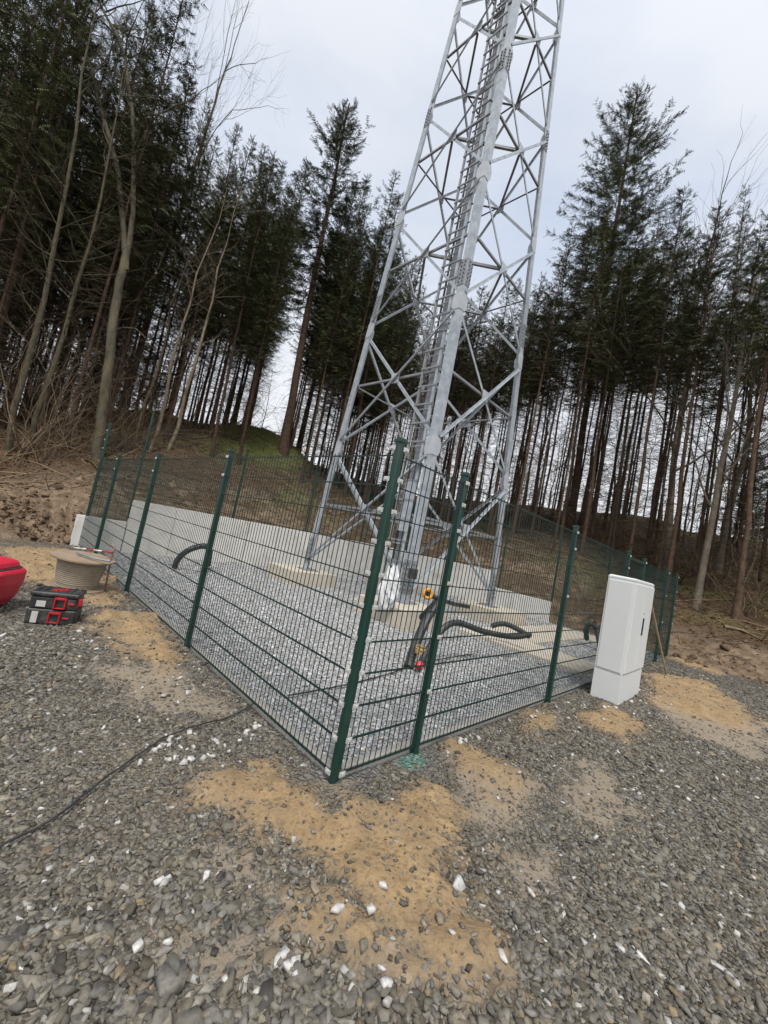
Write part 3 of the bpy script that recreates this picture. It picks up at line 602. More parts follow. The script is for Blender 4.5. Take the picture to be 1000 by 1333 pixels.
# ---------------------------------------------------------------- lattice tower
TC = V((.7495, 10.627, 0)); ZT = 21.0
DIR = [V((-1, 0, 0)), V((0, -1, 0)), V((1, 0, 0)), V((0, 1, 0))]
def leg(k, z): return TC + DIR[k % 4] * ((3.6316 - .08341 * (z - .35)) / math.sqrt(2)) + Z * z
tower = thing('lattice_tower', TC + Z * .33, 'tall galvanised steel lattice mast with an inside ladder, standing on four concrete footings', 'mast')
NODES = [.42, 3.65, 7.03, 10.40, 13.75, 17.1, 20.4]
def bolts(mb, c, n, u, w, nu, nw, su, sw, r_=.016):
    for i in range(nu):
        for j in range(nw):
            p = c + u * ((i - (nu - 1) / 2) * su) + w * ((j - (nw - 1) / 2) * sw); mb.lathe(p, [(r_, 0), (r_, .016), (r_ * .6, .016), (r_ * .6, .03)], 6, n)
for k in range(4):
    d1 = (DIR[(k + 1) % 4] - DIR[k]).normalized(); d0 = (DIR[(k - 1) % 4] - DIR[k]).normalized()
    mb = MB(); zs_ = [.35, 7.75, 13.55, ZT]; ws = [.178, .168, .155]
    for i in range(3): mb.angle(leg(k, zs_[i]), leg(k, zs_[i + 1] - .004), d0, d1, ws[i], .022)
    lg = mb.build('leg', M['galv'], tower)
    bp = MB(); bp.box(leg(k, .345) + (d0 + d1) * .1, d0 * .2, d1 * .2, Z * .013); build_part(bp, 'base_plate', M['galv_dull'], lg)
    for zc_, hh in ((.85, .34), (7.75, .32), (13.55, .3)):
        for u, n in ((d0, d1), (d1, d0)):
            ax = (leg(k, zc_ + 1) - leg(k, zc_)).normalized(); c = leg(k, zc_) - n * .0065 + u * .105
            sp_ = MB(); sp_.box(c, u * .085, n * .006, ax * hh); nf_ = len(sp_.f); bolts(sp_, c - n * .006, -n, u, ax, 2, 6, .09, hh * .31)
            q_ = build_part(sp_, 'splice_plate', M['galv_dull'], lg); q_.data.materials.append(M['bolt'])
            for pf in q_.data.polygons[nf_:]: pf.material_index = 1
    # nodes: gusset plates on both faces
    for zn in NODES[1:]:
        ax = (leg(k, zn + 1) - leg(k, zn)).normalized()
        for u, n in ((d0, d1), (d1, d0)):
            c = leg(k, zn) - n * .005 + u * .105; gm = MB().prof(c - n * .005, c + n * .005, u, ax, [(-.11, -.2), (.07, -.2), (.13, -.1), (.13, .1), (.07, .2), (-.11, .2)]); build_part(gm, 'gusset', M['plate'], lg)
for k in range(4):
    k2 = (k + 1) % 4; n = ((DIR[k] + DIR[k2]) / 2).normalized(); u = (DIR[k2] - DIR[k]).normalized()
    mids = []
    for i in range(len(NODES) - 1):
        z0, z1 = NODES[i], NODES[i + 1]; big = .070 if i < 2 else .066
        a0, a1, b0, b1 = leg(k, z0 + .12), leg(k, z1 - .12), leg(k2, z0 + .12), leg(k2, z1 - .12)
        for p, q, off in ((a0, b1, .014), (b0, a1, -.034)):
            dirv = (q - p).normalized(); side = n.cross(dirv).normalized(); o = n * off
            mb = MB().angle(p + o + dirv * .17 - side * big / 2, q + o - dirv * .17 - side * big / 2, side, n if off > 0 else -n, big, .011, big * .7); mb.build('brace', M['galv'], tower)
        wa, wb = (leg(k, z0) - leg(k2, z0)).length, (leg(k, z1) - leg(k2, z1)).length
        zm = z0 + (z1 - z0) * wa / (wa + wb); c = (leg(k, zm) + leg(k2, zm)) / 2; mids.append(c)
        for e in (leg(k, zm), leg(k2, zm)):
            dv = (c - e).normalized(); MB().angle(e - n * .06 + dv * .12, c - n * .06 - dv * .05, Z, -n, .05, .007).build('horizontal_strut', M['galv_dull'], tower)
        pl = MB(); pl.box(c - n * .012, u * .13, n * .006, Z * .13); pl.build('gusset', M['plate'], tower)
    if k == 0: MID = [mids]
    else: MID.append(mids)
for i in (0, 2, 3, 4):           # plan bracing between the crossing points
    for k in range(4):
        p, q = MID[k][i] - Z * .03, MID[(k + 1) % 4][i] - Z * .03; dv = (q - p).normalized(); s_ = Z.cross(dv)
        MB().angle(p + dv * .1, q - dv * .1, Z, s_, .065, .009).build('plan_brace', M['galv_dull'], tower)
# ladder and cable tray beside the near leg (inside of the face towards the long wall)
dl = (DIR[0] - DIR[1]).normalized(); inn = -((DIR[0] + DIR[1]) / 2).normalized()
def lad(off, dep, z): return leg(1, z) + dl * off + inn * dep
ldr = bpy.data.objects.new('ladder', None); COL.objects.link(ldr); ldr.parent = tower
for o_, w_, mm in ((.345, .030, 'galv'), (.77, .022, 'galv_dull')):
    q_ = MB().prof(lad(o_, .05, .45), lad(o_, .05, ZT), dl, inn, [(-w_, -.012), (w_, -.012), (w_, .035), (-w_, .035)]); build_part(q_, 'rail', M[mm], ldr)
z_ = .6; zr0 = z_; rg0 = bk0 = None
while z_ < ZT - .2:
    q_ = MB().tube([lad(.36, .14, z_), lad(.76, .14, z_)], .017, 6, True); build_part(q_, 'rung', M['galv'], ldr)
    q_ = MB().box(lad(.53, .034, z_ + .075), dl * .27, inn * .014, Z * .019); build_part(q_, 'bracket', M['galv_dull'], ldr); z_ += .44
tray = MB(); tray.prof(lad(.46, .20, .5), lad(.46, .20, ZT), dl, inn, [(0, 0), (.20, 0), (.20, .05), (.195, .05), (.195, .006), (.005, .006), (.005, .05), (0, .05)])
tr = tray.build('cable_tray', M['galv_dull'], tower)
for o_ in (.69, .72): build_part(MB().tube([lad(o_, .19, .5), lad(o_, .19, 6), lad(o_, .19, ZT)], .014, 6), 'cable', M['black'], tr)
cv = MB(); cv.prof(lad(.30, .03, 1.75), lad(.30, .03, 2.85), dl, inn, [(0, 0), (.3, 0), (.3, .012), (0, .012)]); cv.build('cover_plate', M['galv'], tower)
bxm = MB(); bxm.box(lad(-.16, -.1, .95) , V((.09, 0, 0)), V((0, .05, 0)), Z * .10); bxo = bxm.build('junction_box', M['black'], tower, bevel=.01)

# ---------------------------------------------------------------- grey street cabinet
cab = thing('utility_cabinet', ab(-.31, 4.86), 'tall light grey cable distribution cabinet standing on gravel outside the mesh fence', 'cabinet')
a0, a1, b0, b1 = -.48, -.15, 4.30, 5.42
pb = MB().abox(a0 - .001, a1, b0 - .001, b1, -.25, .3665); pb.build('plinth', M['cab'], cab, bevel=.004)
MB().abox(a0 + .006, a1 - .006, b0 + .006, b1 - .006, .3655, .3705).build('plinth_joint', M['cab_gap'], cab)
bd = MB().abox(a0, a1, b0, b1, .3705, 1.586).build('body', M['cab'], cab, bevel=.004)
rf = MB(); w_ = .002
rf.quadbox([ab(a0 - w_, b0 - w_, 1.588), ab(a0 - w_, b1 + w_, 1.588), ab(a1 + w_, b1 + w_, 1.588), ab(a1 + w_, b0 - w_, 1.588), ab(a0 - w_, b0 - w_, 1.613), ab(a0 - w_, b1 + w_, 1.613), ab(a1 + w_, b1 + w_, 1.613), ab(a1 + w_, b0 - w_, 1.613)])
rf.quadbox([ab(a0 - w_, b0 - w_, 1.6135), ab(a0 - w_, b1 + w_, 1.6135), ab(a1 + w_, b1 + w_, 1.6135), ab(a1 + w_, b0 - w_, 1.6135), ab(a0 + .02, b0 + .02, 1.628), ab(a0 + .02, b1 - .02, 1.628), ab(a1 - .02, b1 - .02, 1.634), ab(a1 - .02, b0 + .02, 1.634)])
rf.build('roof', M['cab'], cab, bevel=.003)
mid = (b0 + b1) / 2
for q0, q1 in ((b0 + .02, mid - .005), (mid + .005, b1 - .02)):
    dr = MB().abox(a0 - .016, a0 + .004, q0, q1, .395, 1.565).build('door', M['cab'], cab, bevel=.006)
    lk = MB(); lk.lathe(ab(a0 - .016, (q1 - .04 if q0 < mid - .1 else q0 + .067), 1.18), [(.014, 0), (.014, .004), (.008, .005)], 12, -AV); lk.f and q0 > mid - .1 and build_part(lk, 'lock', M['bolt'], dr)
    if q0 > mid - .1:
        hd = MB().abox(a0 - .030, a0 - .016, q0 + .05, q0 + .085, .88, 1.12); build_part(hd, 'handle', M['black'], dr, bevel=.004)
MB().abox(a0 - .006, a0 - .0015, mid - .0045, mid + .0045, .396, 1.564).build('door_gap_strip', M['cab_gap'], cab)  # backing strip added to paint the seam between the doors dark, as if shaded
sp2 = MB().abox(a0 + .02, a1 - .02, b0 - .010, b0 + .004, .395, 1.565).build('side_panel', M['cab'], cab, bevel=.005)

# ---------------------------------------------------------------- cable drum
dc = gp(97, 779); dc = V((dc.x - .2, dc.y + .25, 0)); dz = gz(dc.x, dc.y)
tl_ = V((.055, -.02, 1)).normalized()
drum = thing('cable_drum', V((dc.x, dc.y, dz)), 'wooden cable drum lying on its flange with beige duct wound round it', 'cable drum')
b_ = V((dc.x, dc.y, dz + .02))
MB().lathe(b_ , [(.02, 0), (.335, 0), (.335, .022), (.02, .022)], 40, tl_).build('flange', M['wood'], drum, bevel=.003)
MB().lathe(b_ + tl_ * .385, [(.05, 0), (.35, 0), (.355, .005), (.355, .024), (.35, .028), (.05, .028), (.05, .02)], 48, tl_).build('flange', M['wood'], drum)
wn = []; z_ = .022; nrm = 15; hh = .362 / nrm
for i in range(nrm):
    rr = .225 + .045 * (i / nrm) ** 1.2 if i > 1 else .222
    for t_ in range(6):
        q_ = math.pi * t_ / 6; wn.append((rr + hh * .5 * math.sin(q_), .022 + hh * (i + .5 - .5 * math.cos(q_))))
MB().lathe(b_, [(.05, .0225)] + wn + [(.05, .384)], 40, tl_).build('wound_duct', M['duct'], drum, smooth=False)
p0, p1 = at(97, 733, dc.y - .05), at(141, 741, dc.y - .16)
zt = dz + .02 + .385 + .028
rodp = MB().tube([V((p0.x, p0.y, zt + .035)), V(((p0.x + p1.x) / 2, (p0.y + p1.y) / 2, zt + .02)), V((p1.x, p1.y, zt + .03))], .014, 8).build('metal_tube', M['galv_dull'], None, smooth=True, org=(p0.x, p0.y, zt))
tag(rodp, 'short grey metal tube lying across the top of the cable drum', 'tube')

# ---------------------------------------------------------------- tool box
tb = V((-3.13, 4.23, 0)); tz = gz(tb.x, tb.y) - .005
ex = V((.91, .42, 0)).normalized(); ey = Z.cross(ex)
tool = thing('tool_box', V((tb.x, tb.y, tz)), 'black two tier stacking tool box with red latches, standing by the cable drum', 'tool box')
def tbx(mb, x0, x1, y0, y1, z0, z1): return mb.quadbox([tb + ex * x + ey * y + Z * (tz + z) for z in (z0, z1) for x, y in ((x0, y0), (x1, y0), (x1, y1), (x0, y1))])
W2, D2 = .20, .15
tbx(MB(), -W2, W2, -D2, D2, .012, .165).build('lower_case', M['tool'], tool, bevel=.018, seg=3)
tbx(MB(), -W2 + .01, W2 - .01, -D2 + .008, D2 - .008, .168, .285).build('upper_case', M['tool'], tool, bevel=.015, seg=3)
ldm = MB(); tbx(ldm, -W2 - .004, W2 + .004, -D2 - .004, D2 + .004, .287, .335)
lid = ldm.build('lid', M['tool'], tool, bevel=.02, seg=3)
rb = MB()
for i in range(-3, 4):
    if abs(i) > 1: tbx(rb, i * .055 - .012, i * .055 + .012, -D2 + .03, D2 - .03, .334, .343)
build_part(rb, 'lid_ribs', M['tool'], lid, bevel=.003)
em = MB(); tbx(em, -.055, -.012, -.07, .02, .3345, .339); tbx(em, .0, .02, -.05, .06, .3345, .339); tbx(em, .03, .06, -.02, .075, .3345, .339); tbx(em, -.05, .055, -.008, .012, .339, .3415)
build_part(em, 'emblem', M['toolred'], lid)
for z0 in (.035, .18):
    lt = MB(); x_ = .0 if z0 > .1 else -.02
    for q in ((x_ + .005, x_ + .018), (x_ + .092, x_ + .105)): tbx(lt, q[0], q[1], -D2 - .022, -D2 + .012, z0, z0 + .112)
    tbx(lt, x_ + .018, x_ + .092, -D2 - .022, -D2 + .012, z0 + .090, z0 + .112); tbx(lt, x_ + .018, x_ + .092, -D2 - .02, -D2 + .012, z0, z0 + .010)
    lo = lt.build('latch', M['toolred'], tool, bevel=.004)
    rt_ = MB(); tbx(rt_, x_ + .12, x_ + .175, -D2 - .014, -D2 + .01, z0 + .048, z0 + .062); rt_.build('red_grip', M['toolred'], tool, bevel=.004)
hx = MB(); tbx(hx, W2 + .0, W2 + .03, -D2 + .01, -D2 + .05, .22, .29); hx.build('side_clip', M['toolred'], tool, bevel=.006)
hx = MB(); tbx(hx, -.135, -.06, -D2 - .006, -D2 + .012, .19, .245); hx.build('sticker', M['sticker'], tool)
hx = MB(); tbx(hx, -.15, -.10, -D2 - .008, -D2 + .012, .03, .14); hx.build('sticker', M['sticker'], tool)
ft = MB()
for sx in (-1, 1):
    for sy in (-1, 1): tbx(ft, sx * .15 - .03, sx * .15 + .03, sy * .10 - .03, sy * .10 + .03, -.02, .0125)
ft.build('feet', M['black'], tool)

# ---------------------------------------------------------------- red plastic hood at the edge of the picture
rc = V((-4.03, 4.12, 0)); rz = gz(rc.x, rc.y); rx = V((.97, .2, 0)).normalized(); ry = Z.cross(rx)
hood = thing('red_plastic_tub', V((rc.x, rc.y, rz)), 'red plastic machine hood with rounded corners lying beside the black tool box', 'machine hood')
mb = MB(); rows = []
for z_, gx_, gy_, sh in ((0.0, .30, .24, .0), (.04, .335, .27, .01), (.12, .365, .30, .025), (.27, .385, .31, .04), (.385, .385, .305, .045), (.415, .36, .28, .045)):
    ring = []
    for j in range(40):
        an = 2 * math.pi * j / 40; c, s_ = math.cos(an), math.sin(an); e = 2 / 4.5
        ring.append(rc + rx * (sh + gx_ * math.copysign(abs(c) ** e, c)) + ry * (gy_ * math.copysign(abs(s_) ** e, s_)) + Z * (rz + z_))
    rows.append(ring)
def loft(mb, rows):
    n0 = len(mb.v); k = len(rows[0])
    for r_ in rows: mb.v += [tuple(p) for p in r_]
    for i in range(len(rows) - 1):
        for j in range(k): mb.f.append((n0 + i * k + j, n0 + i * k + (j + 1) % k, n0 + (i + 1) * k + (j + 1) % k, n0 + (i + 1) * k + j))
    mb.f += [tuple(n0 + j for j in reversed(range(k))), tuple(n0 + (len(rows) - 1) * k + j for j in range(k))]
loft(mb, rows); mb.build('tub_body', M['red'], hood, smooth=False, bevel=.01)
mb = MB(); rows = []
for z_, s_c in ((.427, .93), (.445, .92), (.48, .88), (.495, .78)):
    rows.append([rc + rx * (.03 + .365 * s_c * math.copysign(abs(math.cos(2 * math.pi * j / 40)) ** .45, math.cos(2 * math.pi * j / 40))) + ry * (.29 * s_c * math.copysign(abs(math.sin(2 * math.pi * j / 40)) ** .45, math.sin(2 * math.pi * j / 40))) + Z * (rz + z_) for j in range(40)])
loft(mb, rows); mb.build('tub_lid', M['red'], hood, bevel=.008)
mb = MB(); rows = []
for z_ in (.416, .426): rows.append([rc + rx * (.055 + .34 * math.copysign(abs(math.cos(2 * math.pi * j / 40)) ** .45, math.cos(2 * math.pi * j / 40))) + ry * (.265 * math.copysign(abs(math.sin(2 * math.pi * j / 40)) ** .45, math.sin(2 * math.pi * j / 40))) + Z * (rz + z_) for j in range(40)])
loft(mb, rows); mb.build('rubber_seal', M['black'], hood)

# ---------------------------------------------------------------- pipes, stakes, cable
def corr(pts, r_, n=10):
    P = [V(p) for p in pts]; out = []; k = 14
    for i in range(len(P) - 1):
        p0_, p1_, p2_, p3_ = P[max(i - 1, 0)], P[i], P[i + 1], P[min(i + 2, len(P) - 1)]
        for t_ in range(k):
            t = t_ / k; out.append(.5 * ((2 * p1_) + (p2_ - p0_) * t + (2 * p0_ - 5 * p1_ + 4 * p2_ - p3_) * t * t + (3 * p1_ - p0_ - 3 * p2_ + p3_) * t ** 3))
    out.append(P[-1]); L = 0; dense = []; step = .012
    for i in range(len(out) - 1):
        seg = out[i + 1] - out[i]; m_ = max(1, int(seg.length / step))
        for j in range(m_): dense.append(out[i] + seg * (j / m_))
    dense.append(out[-1])
    return dense, [r_ * (1.0 if (i // 1) % 2 else .88) for i in range(len(dense))]
def pipe(name, pts, r_, label, cap=None, smooth_=False):
    o = thing(name, V((pts[0][0], pts[0][1], 0)), label, 'pipe', 'conduits in the yard')
    d, rr = corr(pts, r_); MB().tube(d, rr, 12).build('conduit', M['pipe'], o)
    if cap:
        dv = (d[-1] - d[-6]).normalized(); MB().lathe(d[-1] - dv * .05, [(r_ * 1.03, 0), (r_ * 1.03, .06), (r_ * .9, .066)], 16, dv).build('end_cap', M[cap], o)
    return o
pa = pipe('conduit_pipe', [V((1.0, 7.0, .30)), at(572, 782, 6.35), at(556, 806, 5.8), at(540, 842, 5.25), at(532, 868, 5.02)], .062, 'thick black conduit sloping down from the tower footing onto the yard gravel', 'black')
pb_ = pipe('conduit_pipe', [at(690, 826, 6.9), at(668, 829, 6.6), at(630, 822, 6.1), at(598, 811, 5.75), at(580, 816, 5.5), at(562, 838, 5.2), at(545, 868, 4.95)], .045, 'slimmer black conduit arching over the gravel with a bright red end plug', 'redcap')
pc = pipe('conduit_pipe', [at(227, 740, 8.85) , at(231, 729, 8.8), at(244, 717, 8.75), at(262, 711, 8.75), at(271, 713, 9.0), at(273, 722, 9.5), at(271, 735, 9.9)], .065, 'black conduit arch rising out of the gravel in front of the long concrete wall')
pd_ = pipe('conduit_pipe', [at(764, 832, 9.6), at(763, 820, 9.5), at(768, 812, 9.4), at(776, 818, 9.3), at(780, 835, 9.2), at(781, 852, 9.1)], .06, 'black conduit stub bent over beside the grey cabinet')
pe = pipe('conduit_pipe', [at(640, 815, 7.6), at(655, 812, 7.6), at(672, 818, 7.5), at(690, 829, 7.3)], .05, 'short black conduit end lying on the slab behind the arching one')
dv = V((.3, -1, .1)).normalized(); c_ = at(557, 773, 5.9)
rgm = MB(); ring = [c_ + (dv.orthogonal().normalized() * math.cos(t) + dv.cross(dv.orthogonal().normalized()) * math.sin(t)) * .062 for t in np.linspace(0, 2 * math.pi, 21)]
rgm.tube(ring, .026, 8); tag(rgm.build('warning_ring', M['orange'], None, smooth=True, org=c_), 'orange ring coupling on the end of a black conduit against the tower base', 'coupling')
st_ = MB().tube([c_ - dv * .03, at(572, 780, 6.3), at(590, 786, 6.7), at(610, 790, 7.0)], .035, 10); tag(st_.build('conduit_stub', M['pipe'], None, smooth=True, org=c_), 'black pipe lying along the footing behind the orange ring', 'pipe', 'conduits in the yard')
rp = MB(); c_ = at(547, 846, 5.12)
for i in range(5):
    dd = V((random.uniform(-.2, .2), random.uniform(-.2, .2), 1)).normalized(); u = dd.orthogonal().normalized(); w = dd.cross(u)
    rp.tube([c_ + Z * (i * .014 - .03) + (u * math.cos(t) + w * math.sin(t)) * random.uniform(.06, .075) for t in np.linspace(0, 2 * math.pi, 15)], .009, 6)
tag(rp.build('rope_coil', M['rope'], None, smooth=True, org=c_), 'tan rope wound round two black conduits just above their ends', 'rope')
# white sheet crumpled against the tower leg
bm = bmesh.new(); bmesh.ops.create_icosphere(bm, subdivisions=4, radius=1)
bc = at(508, 768, 7.35)
for v in bm.verts:
    q = v.co.copy(); nn = float(fbm(np.array([q.x * 1.3 + q.z]), np.array([q.y * 1.3 - q.z * .7]), 2.6, 5, 5)[0]) - .5
    q *= 1 + nn * 1.1; v.co = V((q.x * .15, q.y * .12, q.z * .36 * (1 if q.z < 0 else 1.05)));  v.co.x *= 1.25 - .5 * (v.co.z + .3)
me = bpy.data.meshes.new('plastic_sheet'); bm.to_mesh(me); bm.free(); me.materials.append(M['bag'])
o = bpy.data.objects.new('plastic_sheet', me); COL.objects.link(o); o.location = (bc.x, bc.y, .66)
tag(o, 'crumpled white plastic sheet heaped against the foot of the tower ladder', 'sheet')
# hooked stake with tape
sb = gp(136, 776); hk = at(148, 716, sb.y + .02)
sk = thing('steel_stake', V((sb.x, sb.y, 0)), 'rusty steel stake with a hooked top and red tape beside the cable drum', 'stake')
MB().tube([V((sb.x, sb.y, -.1)), V((hk.x - .01, hk.y, hk.z - .06)), V((hk.x + .01, hk.y, hk.z)), V((hk.x - .0, hk.y, hk.z + .05)), V((hk.x - .05, hk.y, hk.z + .07))], .012, 8).build('rod', M['rod'], sk, smooth=True)
tp = MB(); c_ = at(138.5, 748, sb.y)
for i in range(6):
    an = random.uniform(0, 6.28); v = V((math.cos(an), math.sin(an), random.uniform(-.7, .5))) * .055; w = V((-math.sin(an), math.cos(an), .3)) * .013; tp.box(c_ + v * .5, v * .5, w, V((0, 0, .003)))
tp.build('tape', M['tapered'], sk)
q0, q1 = at(97, 713, 7.6), at(146, 719, sb.y)
rd = MB().tube([q0, (q0 + q1) / 2 - Z * .02, q1], .014, 8); rdo = thing('marker_pole', q0, 'thin red and white marker pole propped between the fence foot and the hooked stake', 'pole')
for i in range(5):
    s0 = q0.lerp(q1, i / 5); s1 = q0.lerp(q1, (i + 1) / 5); MB().tube([s0, s1], .013, 8).build('pole_segment', M['toolred'] if i in (2, 4) else M['white'], rdo, smooth=True)
# loose black cable on the gravel
cpts = [(-30, 1130), (0, 1112), (60, 1079), (96, 1052), (130, 1026), (170, 996), (210, 968), (240, 956), (270, 946), (300, 936), (330, 921)]
cpl = []
for x, y in cpts: g = gp(x, y); cpl.append(V((g.x, g.y, gz(g.x, g.y) + .028)))
cd, _ = corr(cpl, .01); cd = cd[::5]
for i, p_ in enumerate(cd): p_.z += .006 * math.sin(i * .7) + .004 * math.sin(i * 2.3)
tag(MB().tube(cd, .0055, 8).build('power_cable', M['black'], None, smooth=True, org=cpl[1]), 'black cable trailing across the dark gravel towards the fence', 'cable')
c2 = [at(380, 886, 3.55), at(440, 880, 3.9), at(500, 866, 4.5), at(560, 845, 5.4), at(620, 826, 6.4)]
c2 = [V((p_.x, p_.y, gz(p_.x, p_.y) + .03)) for p_ in c2]; cd, _ = corr(c2, .01); tag(MB().tube(cd[::6], .008, 8).build('power_cable', M['black'], None, smooth=True, org=c2[0]), 'thin black cable lying on the pale yard gravel inside the fence', 'cable')
# leaning timber by the cabinet
sb, st2 = gp(868, 878), at(848, 786, 7.2)
tag(MB().tube([sb - Z * .02, st2], [.018, .016], 8).build('timber_stake', M['stick'], None, org=sb), 'pale timber stick leaning on the fence just beyond the grey cabinet', 'stick')
# ---------------------------------------------------------------- forest
def tube_np(pts, rad, n=6):
    pts = np.asarray(pts, float); k = len(pts); t = np.gradient(pts, axis=0); t /= np.linalg.norm(t, axis=1)[:, None] + 1e-9
    ref = np.array([1.0, .13, .05]) if abs(t[0, 0]) < .8 else np.array([.1, 1.0, .1])
    u = ref - t * (t @ ref)[:, None]; u /= np.linalg.norm(u, axis=1)[:, None] + 1e-9; w = np.cross(t, u)
    an = 2 * np.pi * np.arange(n) / n
    v = pts[:, None] + (u[:, None] * np.cos(an)[None, :, None] + w[:, None] * np.sin(an)[None, :, None]) * np.asarray(rad)[:, None, None]
    i, j = np.meshgrid(np.arange(k - 1), np.arange(n), indexing='ij'); j2 = (j + 1) % n
    f = np.stack([i * n + j, i * n + j2, (i + 1) * n + j2, (i + 1) * n + j], -1).reshape(-1, 4)
    return v.reshape(-1, 3), f
class NB:
    def __init__(s): s.v = []; s.f = []; s.c = []; s.n = 0
    def add(s, v, f, c):
        s.v.append(v); s.f.append(f + s.n); s.n += len(v); s.c.append(np.tile(np.asarray(c, float), (len(v), 1)) if np.ndim(c) == 1 else c)
    def mesh(s, name, mat, smooth=True): return np_mesh(name, np.concatenate(s.v), np.concatenate(s.f), mat, np.concatenate(s.c), smooth, link=False)
def rnd(a, b): return RNG.uniform(a, b)
BARK = np.array([.078, .052, .037]); BARKD = np.array([.06, .045, .033])
def conifer(h, r, cs, wide, dens=1.0, droop=.25, dead=60, sparse=0.0, col=(.062, .074, .030), zst=1.0):
    nb = NB(); k = 14; zz = np.linspace(-.6, h, k); wob = np.cumsum(RNG.normal(0, .035, (k, 2)), 0); wob -= wob[1]
    pts = np.stack([wob[:, 0], wob[:, 1], zz], 1); rad = r * np.clip(1.05 - .93 * (zz / h), .05, 2) ** .85; rad[0] *= 1.5; rad[1] *= 1.15
    bc = np.tile(BARK, (k * 8, 1)); v, f = tube_np(pts, rad, 8); nb.add(v, f, BARK * rnd(.8, 1.2))
    cx_ = lambda z: np.array([np.interp(z, zz, pts[:, 0]), np.interp(z, zz, pts[:, 1]), z])
    for i in range(dead):        # dead branches below the crown
        z = rnd(.08, cs + .18) * h; an = rnd(0, 2 * np.pi); L = rnd(.5, 1.9) * (.6 + .6 * z / h); d = np.array([np.cos(an), np.sin(an), rnd(-.25, .25)])
        t = np.linspace(0, 1, 4); p = cx_(z) + d * L * t[:, None] + np.array([0, 0, -1]) * (t ** 2 * L * rnd(.05, .4))[:, None] + np.concatenate([[[0, 0, 0]], RNG.normal(0, .04, (3, 3))])
        v, f = tube_np(p, np.array([.016, .012, .008, .003]), 3); nb.add(v, f, BARKD * rnd(.8, 1.3))
        for _ in range(2):
            q = p[2]; d2 = d + RNG.normal(0, .5, 3); v, f = tube_np(np.array([q, q + d2 * L * .2, q + d2 * L * .36 - np.array([0, 0, .06])]), np.array([.008, .005, .002]), 3); nb.add(v, f, BARKD * rnd(.8, 1.3))
    trunk = nb
    # crown: branches in loose whorls, each carrying flat needle sprays
    br_ = NB(); SP = []; SD = []; SS = []; SL = []; SC = []
    z = cs * h
    while z < h - .15:
        t = (z - cs * h) / (h * (1 - cs)); prof_ = wide * (1 - t) ** .66 * (.45 + .55 * min(1, t * 5 + .15)) * (.72 + .5 * float(vnoise(np.array([z * .7]), np.array([wide * 7.3]), 3)[0]))
        for q in range(int(RNG.integers(3, 6))):
            if RNG.random() < sparse: continue
            an = rnd(0, 2 * np.pi); L = max(.2, prof_ * rnd(.4, 1.3) * (1 if RNG.random() < .8 else .55)); up = .62 * t ** .8 + .02 + RNG.normal(0, .14)
            d = np.array([np.cos(an), np.sin(an), up]); tt = np.linspace(0, 1, 6)
            p = cx_(z) + d * L * tt[:, None] + np.array([0, 0, 1]) * (L * droop * (-1.2 * tt + 1.5 * tt ** 2.4) * (1 - .5 * t))[:, None]
            v, f = tube_np(p, np.linspace(.022 * (1 - .6 * t), .004, 6), 3); br_.add(v, f, BARKD)
            m_ = int(max(5, L * 15 * dens)); ti = RNG.uniform(.1, 1.0, m_) ** .8; ti[:2] = 1.0
            P_ = np.stack([np.interp(ti, tt, p[:, c]) for c in range(3)], 1); fwd = np.tile(d, (m_, 1)); lat = np.cross(d, [0, 0, 1.0]); lat /= np.linalg.norm(lat)
            sgn = RNG.choice([-1, 1], m_) * RNG.uniform(.15, 1.15, m_); D = fwd * RNG.uniform(.4, 1, (m_, 1)) + lat * sgn[:, None] + np.array([0, 0, 1]) * RNG.normal(-.22 + .35 * t, .28, (m_, 1))
            D /= np.linalg.norm(D, axis=1)[:, None]; SP.append(P_); SD.append(D); S_ = np.cross(D, np.array([0, 0, 1.0]) + RNG.normal(0, .45, (m_, 3))); S_ /= np.linalg.norm(S_, axis=1)[:, None] + 1e-9; SS.append(S_)
            SL.append(RNG.uniform(.22, .55, m_) * (.55 + .5 * min(1, L / 1.5)) * (1.05 - .35 * ti)); SC.append(np.tile(RNG.uniform(.7, 1.35), m_) * RNG.uniform(.8, 1.2, m_))
        z += zst * (rnd(.10, .26) * (h / 20) ** .5 + .06 * (1 - t))
    SP, SD, SS, SL, SC = map(np.concatenate, (SP, SD, SS, SL, SC)); m_ = len(SP); K = 5; V_ = []; F_ = []; C_ = []
    for kk in range(K):
        for sg_ in (-1, 1):
            a0_ = kk / K; a1_ = (kk + .62) / K; tip = (kk + 1.25) / K; wd = .30 * (1 - .55 * a0_) * RNG.uniform(.6, 1.3, m_)
            p0_ = SP + SD * (SL * a0_)[:, None]; p1_ = SP + SD * (SL * a1_)[:, None]; p2_ = SP + SD * (SL * tip)[:, None] + SS * (sg_ * wd * SL)[:, None] - np.array([0, 0, 1]) * (SL * .1)[:, None]
            n0 = sum(len(q) for q in V_); V_.append(np.stack([p0_, p1_, p2_], 1).reshape(-1, 3)); F_.append(np.arange(m_ * 3).reshape(-1, 3) + n0); C_.append(np.repeat(SC, 3))
    Vn, Fn, Cn = np.concatenate(V_), np.concatenate(F_), np.concatenate(C_)
    cols = np.asarray(col)[None] * Cn[:, None] * np.array([1, 1, 1])[None]; yel = RNG.random(len(Cn)) < .0; crown = np_mesh('crown', Vn, Fn, M['needles'], cols, False, link=False)
    # woody branches belong to the trunk mesh
    trunk.v += br_.v; trunk.f += [f + trunk.n for f in br_.f]; trunk.c += br_.c; trunk.n += br_.n
    return trunk.mesh('trunk', M['bark']), crown
